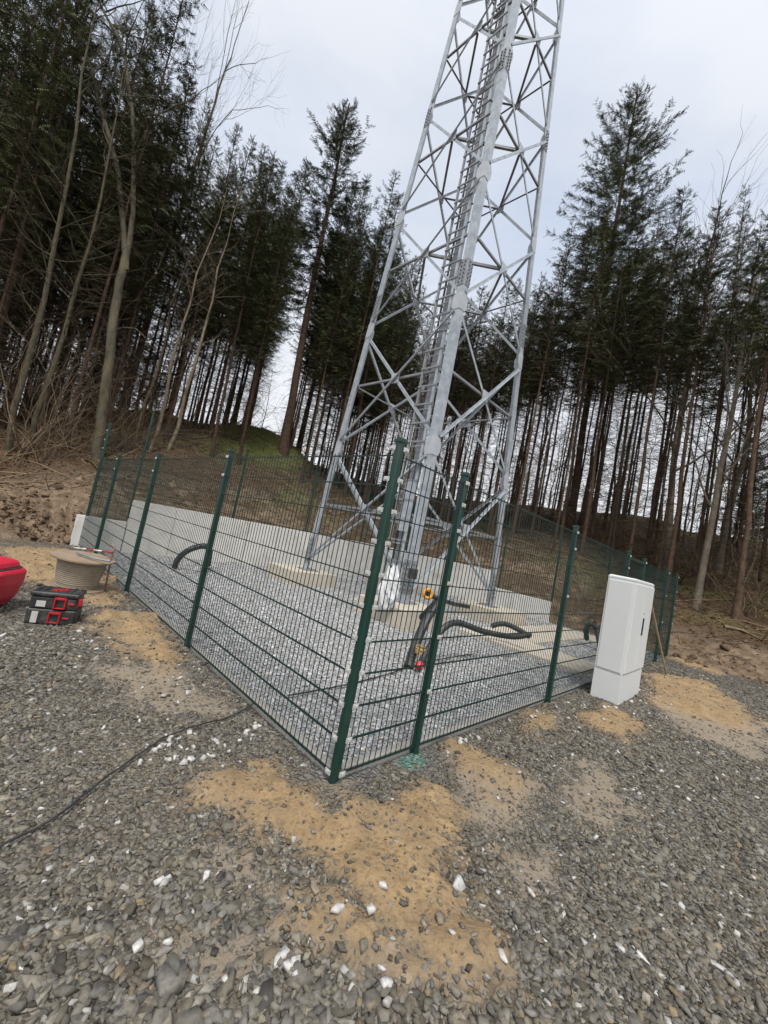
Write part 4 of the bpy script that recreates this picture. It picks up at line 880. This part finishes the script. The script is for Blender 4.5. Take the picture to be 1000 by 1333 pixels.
def grow(nb, p, d, L, r, depth, col, spread, up, seg=5, kids=(2, 4), minr=.0035, wig=.12, nside=(7, 5, 4, 3, 3, 3, 3), lev=0):
    pts = [p]; q = p.copy(); dd = d / np.linalg.norm(d)
    for i in range(seg):
        dd = dd + RNG.normal(0, wig, 3) + np.array([0, 0, up]); dd /= np.linalg.norm(dd); q = q + dd * L / seg; pts.append(q)
    r1 = r * (.55 if depth > 0 else .3); v, f = tube_np(np.array(pts), np.linspace(r, max(r1, minr * .6), seg + 1), nside[min(lev, 6)]); nb.add(v, f, col * rnd(.85, 1.15))
    if depth <= 0: return
    for i in range(int(RNG.integers(*kids)) + 1):
        t = rnd(.35, 1.0) if i else 1.0; k = min(seg, max(1, int(t * seg))); base = pts[k]; ax = RNG.normal(0, 1, 3); ax -= dd * (ax @ dd); ax /= np.linalg.norm(ax) + 1e-9
        s_ = spread * rnd(.5, 1.3) * (.45 if i == 0 else 1); nd_ = dd * math.cos(s_) + ax * math.sin(s_)
        grow(nb, base, nd_, L * rnd(.55, .82), max(minr, r * (1 - .42 * t) * (.78 if i == 0 else .5)), depth - 1, col, spread, up, max(3, seg - 1), kids, minr, wig * 1.15, nside, lev + 1)
GREYB = np.array([.155, .135, .105])
def bare_tree(h, r, depth=5, spread=.55, clear=.35, col=GREYB, kids=(2, 4)):
    nb = NB(); k = 8; zz = np.linspace(-.5, h * .62, k); w = np.cumsum(RNG.normal(0, .07, (k, 2)), 0); w -= w[1]; pts = np.stack([w[:, 0], w[:, 1], zz], 1); rad = r * np.linspace(1.15, .55, k); rad[0] *= 1.35
    tr = NB(); v, f = tube_np(pts, rad, 8); tr.add(v, f, col * rnd(.9, 1.1)); nbr = 9
    for i in range(nbr):
        t = clear + (1 - clear) * (i + rnd(0, .6)) / nbr; z = t * h * .62; p = np.array([np.interp(z, zz, pts[:, 0]), np.interp(z, zz, pts[:, 1]), z]); an = i * 2.4 + rnd(-.5, .5); el = rnd(.5, 1.15)
        grow(nb, p, np.array([math.cos(an) * math.cos(el), math.sin(an) * math.cos(el), math.sin(el)]), h * rnd(.16, .26) * (1.15 - .3 * t), r * .36 * (1.1 - .5 * t), depth - 2, col, spread, .05, 5, kids)
    grow(nb, pts[-1], np.array([0.05, 0, 1.0]), h * .2, r * .5, depth - 2, col, spread, .05, 5, kids)
    return tr.mesh('trunk', M['greybark']), nb.mesh('branches', M['greybark'])
def slender(h, r, col):
    tr = NB(); k = 10; zz = np.linspace(-.4, h, k); w = np.cumsum(RNG.normal(0, .09, (k, 2)), 0); w -= w[1]; pts = np.stack([w[:, 0], w[:, 1], zz], 1); v, f = tube_np(pts, r * np.linspace(1.1, .12, k), 6); tr.add(v, f, col)
    nb = NB()
    for i in range(26):
        z = rnd(.25, .98) * h; p = np.array([np.interp(z, zz, pts[:, 0]), np.interp(z, zz, pts[:, 1]), z]); an = rnd(0, 6.28); el = rnd(.2, 1.0)
        grow(nb, p, np.array([math.cos(an) * math.cos(el), math.sin(an) * math.cos(el), math.sin(el)]), rnd(.5, 1.5), .014, 2, col * .8, .6, .03, 4, (1, 3))
    return tr.mesh('trunk', M['greybark']), nb.mesh('branches', M['greybark'])
def shrub(h, n, col):
    nb = NB()
    for i in range(n):
        an = rnd(0, 6.28); el = rnd(.75, 1.5); grow(nb, np.array([rnd(-.25, .25), rnd(-.25, .25), -.1]), np.array([math.cos(an) * math.cos(el), math.sin(an) * math.cos(el), math.sin(el)]), h * rnd(.35, .75), rnd(.012, .026), 3, col * rnd(.7, 1.3), .6, -.02, 6, (1, 3), .003, .16)
    return nb.mesh('stems', M['greybark'])
CON = [conifer(20, .095, .32, 1.9, .8, .22, 120), conifer(20, .078, .38, 1.6, .8, .2, 130), conifer(20, .105, .35, 2.1, .8, .25, 110), conifer(20, .088, .56, 1.5, .9, .18, 130), conifer(20, .11, .52, 1.9, .9, .22, 120, .1), conifer(20, .078, .55, 1.35, .9, .2, 130)]
BIG = conifer(26, .21, .33, 4.6, .95, .10, 60, .0, (.060, .070, .032), .72)
EDGE = conifer(19, .19, .40, 2.7, 1.0, .35, 50)
BARE = [bare_tree(13, .13), bare_tree(12, .11, 5, .5, .4), bare_tree(14, .12, 5, .6, .45, np.array([.12, .10, .08]))]
SLEN = [slender(11, .07, np.array([.175, .145, .105])), slender(9, .06, np.array([.19, .155, .11])), slender(12, .075, np.array([.085, .075, .05]))]
SHR = [shrub(3.4, 6, np.array([.21, .16, .105]) * .72), shrub(2.6, 11, np.array([.17, .12, .08]) * .72), shrub(4.4, 5, np.array([.24, .19, .13]) * .72)]
def plant(name, x, y, parts, sc, rz, label, cat, group=None, sz=None, sink=0.0):
    z = gz(x, y); o = thing(name, V((x, y, z - sink)), label, cat, group); o.rotation_euler = (random.uniform(-.02, .02), random.uniform(-.02, .02), rz); o.scale = (sc, sc, sz or sc)
    for me in parts:
        c = bpy.data.objects.new(me.name.split('.')[0], me); COL.objects.link(c); c.parent = o
    return o
taken = []
def near(x, y, r): return any((x - a) ** 2 + (y - b) ** 2 < r * r for a, b in taken)
# --- trees one can single out
def special(name, px, py, parts, sc, label, cat='tree', Y=None, rz=None, sz=None):
    if Y is None: x, y = foot(px, py)
    else: d = at(px, py, Y); x, y = d.x, d.y
    taken.append((x, y)); return plant(name, x, y, parts, sc, random.uniform(0, 6.28) if rz is None else rz, label, cat, None, sz)
# the forked mossy tree, drawn limb by limb
fx, fy = foot(126, 597); tn = NB(); lb_ = NB(); fz = gz(fx, fy); MC = np.array([1, 1, 1.0])
def limb(nb, px, r0_, r1_, Ys, n=7, sub=12):
    P = np.array([list(at(x, y, Y)) for (x, y), Y in zip(px, Ys)]); P -= np.array([fx, fy, fz]); t = np.linspace(0, len(P) - 1, sub); i = np.arange(len(P))
    Q = np.stack([np.interp(t, i, P[:, c]) for c in range(3)], 1); Q[1:-1] = Q[1:-1] * .5 + (Q[:-2] + Q[2:]) * .25; Q[1:-1] += RNG.normal(0, .025, (sub - 2, 3))
    v, f = tube_np(Q, np.linspace(r0_, r1_, sub), n); nb.add(v, f, MC); return Q
limb(tn, [(120, 625), (126, 592), (133, 540), (140, 480), (150, 400), (158, 360), (166, 325)], .175, .118, [fy] * 7, 10, 16)
q1 = limb(tn, [(163, 352), (163, 330), (161, 285), (148, 196), (124, 120), (106, 60), (97, 30), (80, -30)], .105, .05, [fy, fy, fy, fy - .1, fy - .3, fy - .5, fy - .6, fy - .7], 8, 14)
q2 = limb(tn, [(164, 352), (168, 325), (173, 275), (177, 190), (170, 130), (161, 60), (150, 40), (128, 10), (120, -40)], .098, .038, [fy, fy, fy, fy + .2, fy + .3, fy + .4, fy + .4, fy + .4, fy + .5], 8, 14)
q3 = limb(lb_, [(112, 85), (85, 68), (60, 38), (20, 20), (-20, 5)], .06, .02, [fy - .4, fy - .7, fy - 1, fy - 1.3, fy - 1.5], 6, 8)
q3b = limb(lb_, [(98, 40), (108, 25), (116, 0), (119, -30)], .05, .03, [fy - .55, fy - .6, fy - .7, fy - .8], 6, 6)
q4 = limb(lb_, [(176, 200), (195, 165), (203, 140), (240, 140)], .04, .012, [fy + .2, fy + .1, fy, fy - .1], 5, 6)
q5 = limb(lb_, [(140, 170), (100, 130), (60, 70), (10, 20)], .035, .012, [fy, fy - .3, fy - .6, fy - 1], 5, 8)
q6 = limb(lb_, [(150, 430), (175, 425), (190, 440)], .025, .012, [fy, fy - .2, fy - .3], 5, 5)
for Q, n_ in ((q1, 10), (q2, 12), (q3, 6), (q5, 5), (q4, 5)):
    for _ in range(n_):
        p = Q[RNG.integers(4 if len(Q) > 10 else 2, len(Q))]; an = rnd(0, 6.28); el = rnd(.0, 1.1); grow(lb_, p, np.array([math.cos(an) * math.cos(el), math.sin(an) * math.cos(el), math.sin(el)]), rnd(.8, 2.0), .028, 3, np.array([.8, .8, .8]), .55, .03, 5, (1, 3))
fo = thing('forked_tree', V((fx, fy, fz)), 'mossy bare tree with a thick pale trunk forking into two limbs, behind the muddy bank', 'tree')
for nb, nm in ((tn, 'trunk'), (lb_, 'branches')):
    me = nb.mesh(nm, M['moss']); c = bpy.data.objects.new(nm, me); COL.objects.link(c); c.parent = fo
taken.append((fx, fy))
special('spruce_tree', 741, 688, BIG, 1.0, 'tallest broad spruce with loose airy branches, standing up the slope behind the grey cabinet', sz=1.06)
special('spruce_tree', 367, 590, EDGE, 1.2, 'bushy spruce at the edge of the sky gap beside the tower', sz=1.1)
special('slender_tree', 198, 590, SLEN[0], 1.05, 'thin pale leaning trunk just behind the two tall fence posts')
special('slender_tree', 224, 588, SLEN[0], 1.12, 'pale slim trunk next to the mesh fence, second in a pair of thin trunks', rz=2.0)
special('slender_tree', 175, 575, SLEN[1], 1.0, 'very thin brown sapling close beside the mossy forked tree')
special('bare_tree', 906, 792, BARE[0], .78, 'bare grey tree at the foot of the slope just beyond the last fence post', sz=1.15)
special('bare_tree', 935, 745, BARE[1], 1.15, 'bare twiggy tree with a wide crown beside the one at the slope foot', sz=1.3)
special('slender_tree', 855, 735, SLEN[1], 1.0, 'pale thin sapling in front of the conifers over the cabinet roof')
special('slender_tree', 965, 770, SLEN[2], 1.0, 'dark thin sapling above the fallen log')
special('slender_tree', 4, 585, SLEN[2], 1.3, 'mossy slim trunk cut by the picture edge behind the muddy bank')
special('slender_tree', 34, 588, SLEN[2], 1.1, 'greenish slim trunk beside the mossy tree at the picture edge')
special('bare_tree', 540, 560, BARE[0], 1.0, 'slim bare tree seen through the tower lattice', Y=24, sz=1.25)
special('bare_tree', 600, 580, BARE[2], .95, 'dark bare tree seen between the tower legs', Y=26, sz=1.2)
special('bare_tree', 872, 705, BARE[1], 1.25, 'tall bare tree with a dense twiggy crown above the cabinet', Y=17, sz=1.5)
special('bare_tree', 700, 640, BARE[1], .9, 'small bare tree near the tower leg by the slab', Y=25)
special('bare_tree', 150, 572, BARE[2], 1.1, 'bare tree whose fine twigs top the dark conifers beside the open sky', Y=21, sz=1.85)
# --- the stand: individual conifers in loose rows
def px_of(x, y, z):
    d = V((x, y, z - EYE)); k = d.dot(FW); return (500 + F_PX * d.dot(RT) / k, 666.5 - F_PX * d.dot(UP) / k) if k > .1 else (-999, -999)
gapx = [at(352, 545, 20).x / 20]
u_ = lambda x, y: px_of(x, y, 4.0)[0]
cnt = 0; tries = 0; NPLACED = []
while tries < 60000 and cnt < 290:
    tries += 1; an = rnd(-.96, .96); rad = math.sqrt(rnd(11 ** 2, 42 ** 2)); x, y = rad * math.sin(an), rad * math.cos(an)
    a, b = to_ab(x, y); d = max(a - WA, b - WB)
    rside = (b - WB) > (a - WA)
    lo = 4.6 if (rside and a > 0) else (3.4 if rside else 5.2)
    if d < lo or d > (27 if b < 3 else 19): continue
    if b > 3 and RNG.random() < sstep(12, 20, np.array([d]))[0] * .75: continue
    if near(x, y, 1.05 if d < 13 else 1.5): continue
    u, w = px_of(x, y, gz(x, y))
    if u < -160 or u > 1160: continue
    if abs(x / y - gapx[0]) < .05: continue
    if 332 < u < 372: continue
    if 480 < u < 640 and RNG.random() < .3: continue
    if u < 345 and d < 6.2: continue
    taken.append((x, y)); cnt += 1
    if u < 90: hsc = rnd(.86, 1.02)
    elif u < 190: hsc = rnd(.72, .88)
    elif u < 345: hsc = rnd(.66, .84)
    elif u < 480: hsc = rnd(.72, .95)
    elif u < 640: hsc = rnd(.58, .8)
    elif u < 720: hsc = rnd(.66, .86)
    else: hsc = rnd(.68, .88)
    vi = int(RNG.integers(0, 3)) + (0 if u < 480 else 3); stout = vi in (0, 2, 4)
    where = 'behind the muddy bank' if u < 180 else 'behind the long wall' if u < 345 else 'by the sky gap' if u < 480 else 'behind the tower' if u < 660 else 'above the grey cabinet' if u < 880 else 'above the fallen log'
    row = 'front row' if d < 8 else 'middle rows' if d < 12.5 else 'crest rows'
    lab = ('stout' if stout else 'slender') + ' dark conifer with bare trunk in the ' + row + ' ' + where
    wsc = hsc ** .5 * rnd(.66, 1.04)
    o = plant('conifer_tree', x, y, CON[vi], wsc, rnd(0, 6.28), lab, 'tree', ('stout' if stout else 'slender') + ' conifers, ' + row + ', ' + where, hsc * rnd(.96, 1.05))
# leafless thin trees among and beyond them
k2 = 0; tries = 0
while tries < 30000 and k2 < 74:
    tries += 1; an = rnd(-.95, .95); rad = math.sqrt(rnd(12 ** 2, 50 ** 2)); x, y = rad * math.sin(an), rad * math.cos(an); a, b = to_ab(x, y); d = max(a - WA, b - WB)
    if d < 5.5 or d > 30 or near(x, y, 1.0): continue
    u, w = px_of(x, y, gz(x, y))
    if u < -100 or u > 1100: continue
    if abs(x / y - gapx[0]) < .03 and d < 20: continue
    taken.append((x, y)); k2 += 1; far = d > 15 and k2 % 2 == 0
    pr = BARE[k2 % 3] if (far or k2 % 4 == 0) else SLEN[k2 % 3]
    where = 'left of the tower' if u < 480 else 'seen through the tower' if u < 660 else 'between tower and cabinet' if u < 800 else 'beyond the cabinet'
    lab = ('spreading bare tree ' if pr in BARE else 'thin leafless trunk ') + ('beyond the crest ' if far else 'among the conifers ') + where
    plant('bare_tree' if pr in BARE else 'slender_tree', x, y, pr, rnd(.75, 1.0) * (.8 if far else 1), rnd(0, 6.28), lab, 'tree', lab + ' (several)', None)
# young bushy spruces filling the shade deep in the wood
YOUNG = [conifer(8, .06, .10, 1.5, .75, .28, 6), conifer(7, .055, .06, 1.7, .75, .3, 4)]
k3 = 0; tries = 0
while tries < 8000 and k3 < 30:
    tries += 1; an = rnd(-.95, .95); rad = math.sqrt(rnd(15 ** 2, 44 ** 2)); x, y = rad * math.sin(an), rad * math.cos(an); a, b = to_ab(x, y); d = max(a - WA, b - WB)
    if d < 9 or d > 28 or near(x, y, .8): continue
    u, w = px_of(x, y, gz(x, y))
    if not (-120 < u < 200 or (900 < u < 1120 and k3 % 4 == 0)): continue
    taken.append((x, y)); k3 += 1
    plant('young_spruce', x, y, YOUNG[k3 % 2], rnd(.7, 1.15), rnd(0, 6.28), 'young bushy spruce in the shade deep ' + ('behind the muddy bank' if u < 400 else 'in the wood beyond the cabinet'), 'tree', 'young spruces ' + ('behind the muddy bank' if u < 400 else 'beyond the cabinet'))
# brush at the foot of the wood
for i, (px, py, v) in enumerate(((62, 600, 0), (85, 596, 2), (20, 592, 2), (140, 580, 2), (890, 740, 2), (915, 720, 2), (870, 735, 2), (800, 690, 2), (780, 715, 1), (970, 800, 1), (105, 594, 1), (40, 600, 1), (160, 588, 1), (10, 602, 0), (190, 582, 1), (455, 590, 1), (480, 600, 0), (520, 610, 1), (395, 588, 1), (880, 760, 1), (930, 770, 1), (965, 790, 2), (990, 770, 0), (700, 680, 1), (760, 700, 1), (820, 715, 0), (850, 745, 1), (640, 640, 1), (580, 625, 1), (300, 572, 1))):
    x, y = foot(px, py)
    where = 'on the muddy bank by the forked tree' if px < 200 else 'above the long wall beside the tower' if px < 560 else 'on the slope behind the tower and cabinet' if px < 860 else 'on the bank beyond the last fence post'
    kind_ = ['many-stemmed', 'low tangled', 'tall arching'][v]
    plant('bare_shrub', x, y, [SHR[v]], rnd(.8, 1.25), rnd(0, 6.28), kind_ + ' leafless shrub ' + where, 'shrub', kind_ + ' shrubs ' + where)
# twigs and leaf litter on the slope
nb = NB(); n_ = 0
while n_ < 8500:
    an = rnd(-.93, .93); rad = math.sqrt(rnd(9 ** 2, 30 ** 2)); x, y = rad * math.sin(an), rad * math.cos(an); a, b = to_ab(x, y); d = max(a - WA, b - WB)
    if d < .7 or d > 14 or (d < 3 and RNG.random() < .72): continue
    n_ += 1; L = rnd(.12, .5) if n_ % 6 else rnd(.6, 1.9); yw = rnd(0, 6.28); z = gz(x, y); dv = np.array([math.cos(yw), math.sin(yw), rnd(-.15, .3)]); p = np.array([x, y, z + rnd(.0, .04)]); r_ = rnd(.005, .011) * (1 + .6 * L)
    e_ = p + dv * L; e_[2] = max(e_[2], gz(e_[0], e_[1]) + .01); mid_ = (p + e_) / 2 + RNG.normal(0, .05, 3) * L; v, f = tube_np(np.array([p, mid_, e_]), np.array([r_, r_ * .8, r_ * .4]), 4); nb.add(v, f, np.array([.17, .125, .08]) * rnd(.5, 1.5))
me = nb.mesh('twig_litter', M['debris']); o = bpy.data.objects.new('twig_litter', me); COL.objects.link(o); tag(o, 'fallen twigs and sticks scattered over the wooded slope', 'litter', kind='stuff')
n = 60000; an = RNG.uniform(-.93, .93, n); rad = np.sqrt(RNG.uniform(9 ** 2, 27 ** 2, n)); x = rad * np.sin(an); y = rad * np.cos(an); a, b = to_ab(x, y); d = np.maximum(a - WA, b - WB); k = (d > .8) & (d < 13) & (np.hypot(x - GR.x, y - GR.y) > 2.2) & (RNG.random(n) < .25 + .75 * sstep(1.5, 5, d)); x, y = x[k], y[k]; n = len(x); z = surf(x, y) + .012
P = np.stack([x, y, z], 1); e1 = RNG.normal(0, 1, (n, 3)); e1[:, 2] *= .35; e1 /= np.linalg.norm(e1, axis=1)[:, None]; e2 = np.cross(e1, np.array([0, 0, 1.0]) + RNG.normal(0, .5, (n, 3))); sz = RNG.uniform(.02, .055, n)[:, None]
vv = np.stack([P - e1 * sz, P + e2 * sz * .6, P + e1 * sz, P - e2 * sz * .6], 1).reshape(-1, 3); base = np.array([.15, .088, .048]) * RNG.uniform(.35, 1.5, (n, 1)); kk = RNG.random(n) < .12; base[kk] = np.array([.07, .085, .03]) * RNG.uniform(.6, 1.3, (kk.sum(), 1))
o = np_mesh('leaf_litter', vv, np.arange(n * 4).reshape(-1, 4), M['debris'], np.repeat(base, 4, 0)); tag(o, 'brown fallen leaves covering the wooded slope', 'leaf litter', kind='stuff')
n = 9000; x = GR.x + RNG.normal(0, 1.1, n); y = GR.y + RNG.normal(0, 1.1, n); z = surf(x, y); P = np.stack([x, y, z], 1); h_ = RNG.uniform(.05, .16, n); an = RNG.uniform(0, 6.28, n); w_ = np.stack([np.cos(an), np.sin(an), 0 * an], 1) * .006; l_ = RNG.normal(0, .35, (n, 2)) * h_[:, None]
tp_ = P + np.concatenate([l_, h_[:, None]], 1); vv = np.stack([P - w_, P + w_, tp_], 1).reshape(-1, 3); c_ = np.array([.085, .10, .028]) * RNG.uniform(.5, 1.4, (n, 1)); o = np_mesh('grass', vv, np.arange(n * 3).reshape(-1, 3), M['debris'], np.repeat(c_, 3, 0)); tag(o, 'small patch of short green grass on the crest below the sky gap', 'grass', kind='stuff')
# fallen logs and branches that stand out
def log(pxs, r0_, label, mat=None, col=(.22, .17, .115), twigs=3, name='fallen_log'):
    P = []
    for px, py in pxs: x, y = foot(px, py); P.append(np.array([x, y, gz(x, y) + r0_ * .9]))
    nb = NB(); P = np.array(P); v, f = tube_np(P, np.linspace(r0_, r0_ * .5, len(P)), 8); nb.add(v, f, np.array(col))
    for _ in range(twigs): grow(nb, P[RNG.integers(0, len(P))], np.append(RNG.normal(0, 1, 2), .35), rnd(.4, 1.0), .014, 2, np.array(col) * .8, .6, 0, 4, (1, 3))
    me = nb.mesh(name, M['greybark']); o = bpy.data.objects.new(name, me); COL.objects.link(o); tag(o, label, 'log')
log([(942, 822), (965, 826), (992, 836)], .055, 'pale fallen log on the muddy ground past the last fence post')
log([(930, 830), (955, 824), (985, 815)], .022, 'thin fallen branch crossing the pale log', col=(.13, .09, .06), twigs=4)
log([(250, 573), (285, 568), (312, 575)], .05, 'heap of broken brush below the sky gap', col=(.16, .12, .08), twigs=8)
log([(72, 560), (92, 585), (112, 606)], .022, 'bowed pale branch hanging down to the muddy bank', col=(.3, .23, .15), twigs=2)
log([(150, 600), (176, 588), (186, 580)], .016, 'pale stick lying just behind the two tall fence posts', col=(.36, .29, .19), twigs=1)
log([(82, 668), (88, 659)], .014, 'short pale stick stuck in the cut earth bank', col=(.34, .28, .2), twigs=0)

# ---------------------------------------------------------------- sky and light
SUN_EL, SUN_AZ = 60, 178        # overcast, brightest behind the camera
wd = bpy.data.worlds.new('World'); S.world = wd; wd.use_nodes = True; nt = wd.node_tree; bg = nt.nodes['Background']
sky = nt.nodes.new('ShaderNodeTexSky'); sky.sky_type = 'NISHITA'; sky.sun_disc = False; sky.sun_elevation = R(SUN_EL); sky.sun_rotation = R(SUN_AZ); sky.dust_density = 2.5; sky.air_density = 1.0
tc = nt.nodes.new('ShaderNodeTexCoord'); mp = nd(nt, 'ShaderNodeMapping'); mp.inputs['Scale'].default_value = (1, 1, 2.4); nt.links.new(tc.outputs['Generated'], mp.inputs[0])
n1 = noise(nt, mp.outputs[0], 1.7, 6, .55); n2 = noise(nt, mp.outputs[0], .8, 3, .5)
cloud = ramp(nt, n1, [(.36, (4.9, 5.5, 6.6)), (.62, (6.4, 6.65, 7.15))])
fac = ramp(nt, n2, [(.3, (.84,) * 3), (.7, (.97,) * 3)])
sx = nt.nodes.new('ShaderNodeSeparateXYZ'); nt.links.new(tc.outputs['Generated'], sx.inputs[0])
cloud = mixc(nt, ramp(nt, sx.outputs['Z'], [(.05, (1, 1, 1)), (.6, (0, 0, 0))]), cloud, (7.1, 7.2, 7.4))      # paler towards the horizon
dt = nt.nodes.new('ShaderNodeVectorMath'); dt.operation = 'DOT_PRODUCT'; nt.links.new(tc.outputs['Generated'], dt.inputs[0])
dt.inputs[1].default_value = (math.sin(R(SUN_AZ)) * math.cos(R(SUN_EL)), math.cos(R(SUN_AZ)) * math.cos(R(SUN_EL)), math.sin(R(SUN_EL)))
cloud = mixc(nt, ramp(nt, dt.outputs['Value'], [(.35, (0, 0, 0)), (.95, (1, 1, 1))]), cloud, (10.5, 10.6, 10.8))      # brighter cloud in front of the hidden sun
c = mixc(nt, fac, sky.outputs[0], cloud); nt.links.new(c, bg.inputs['Color']); bg.inputs['Strength'].default_value = .075
sl = bpy.data.lights.new('sun', 'SUN'); so = bpy.data.objects.new('sun', sl); COL.objects.link(so); sl.energy = 1.5; sl.angle = R(12); sl.color = (1, .96, .9)
az, el = R(SUN_AZ), R(SUN_EL); sd = V((math.sin(az) * math.cos(el), math.cos(az) * math.cos(el), math.sin(el))); so.rotation_euler = sd.to_track_quat('Z', 'Y').to_euler()
vs = S.view_settings; S.display_settings.display_device = 'sRGB'; vs.view_transform = 'Standard'; vs.look = 'None'; vs.gamma = 1; vs.use_curve_mapping = False; vs.exposure = 0.9
S.cycles.max_bounces = 5; S.cycles.diffuse_bounces = 3; S.cycles.glossy_bounces = 2; S.cycles.transparent_max_bounces = 4; S.cycles.use_denoising = True; S.cycles.denoising_prefilter = 'ACCURATE'; S.cycles.denoising_input_passes = 'RGB_ALBEDO_NORMAL'
try: S.cycles.denoiser = 'OPENIMAGEDENOISE'
except Exception: pass
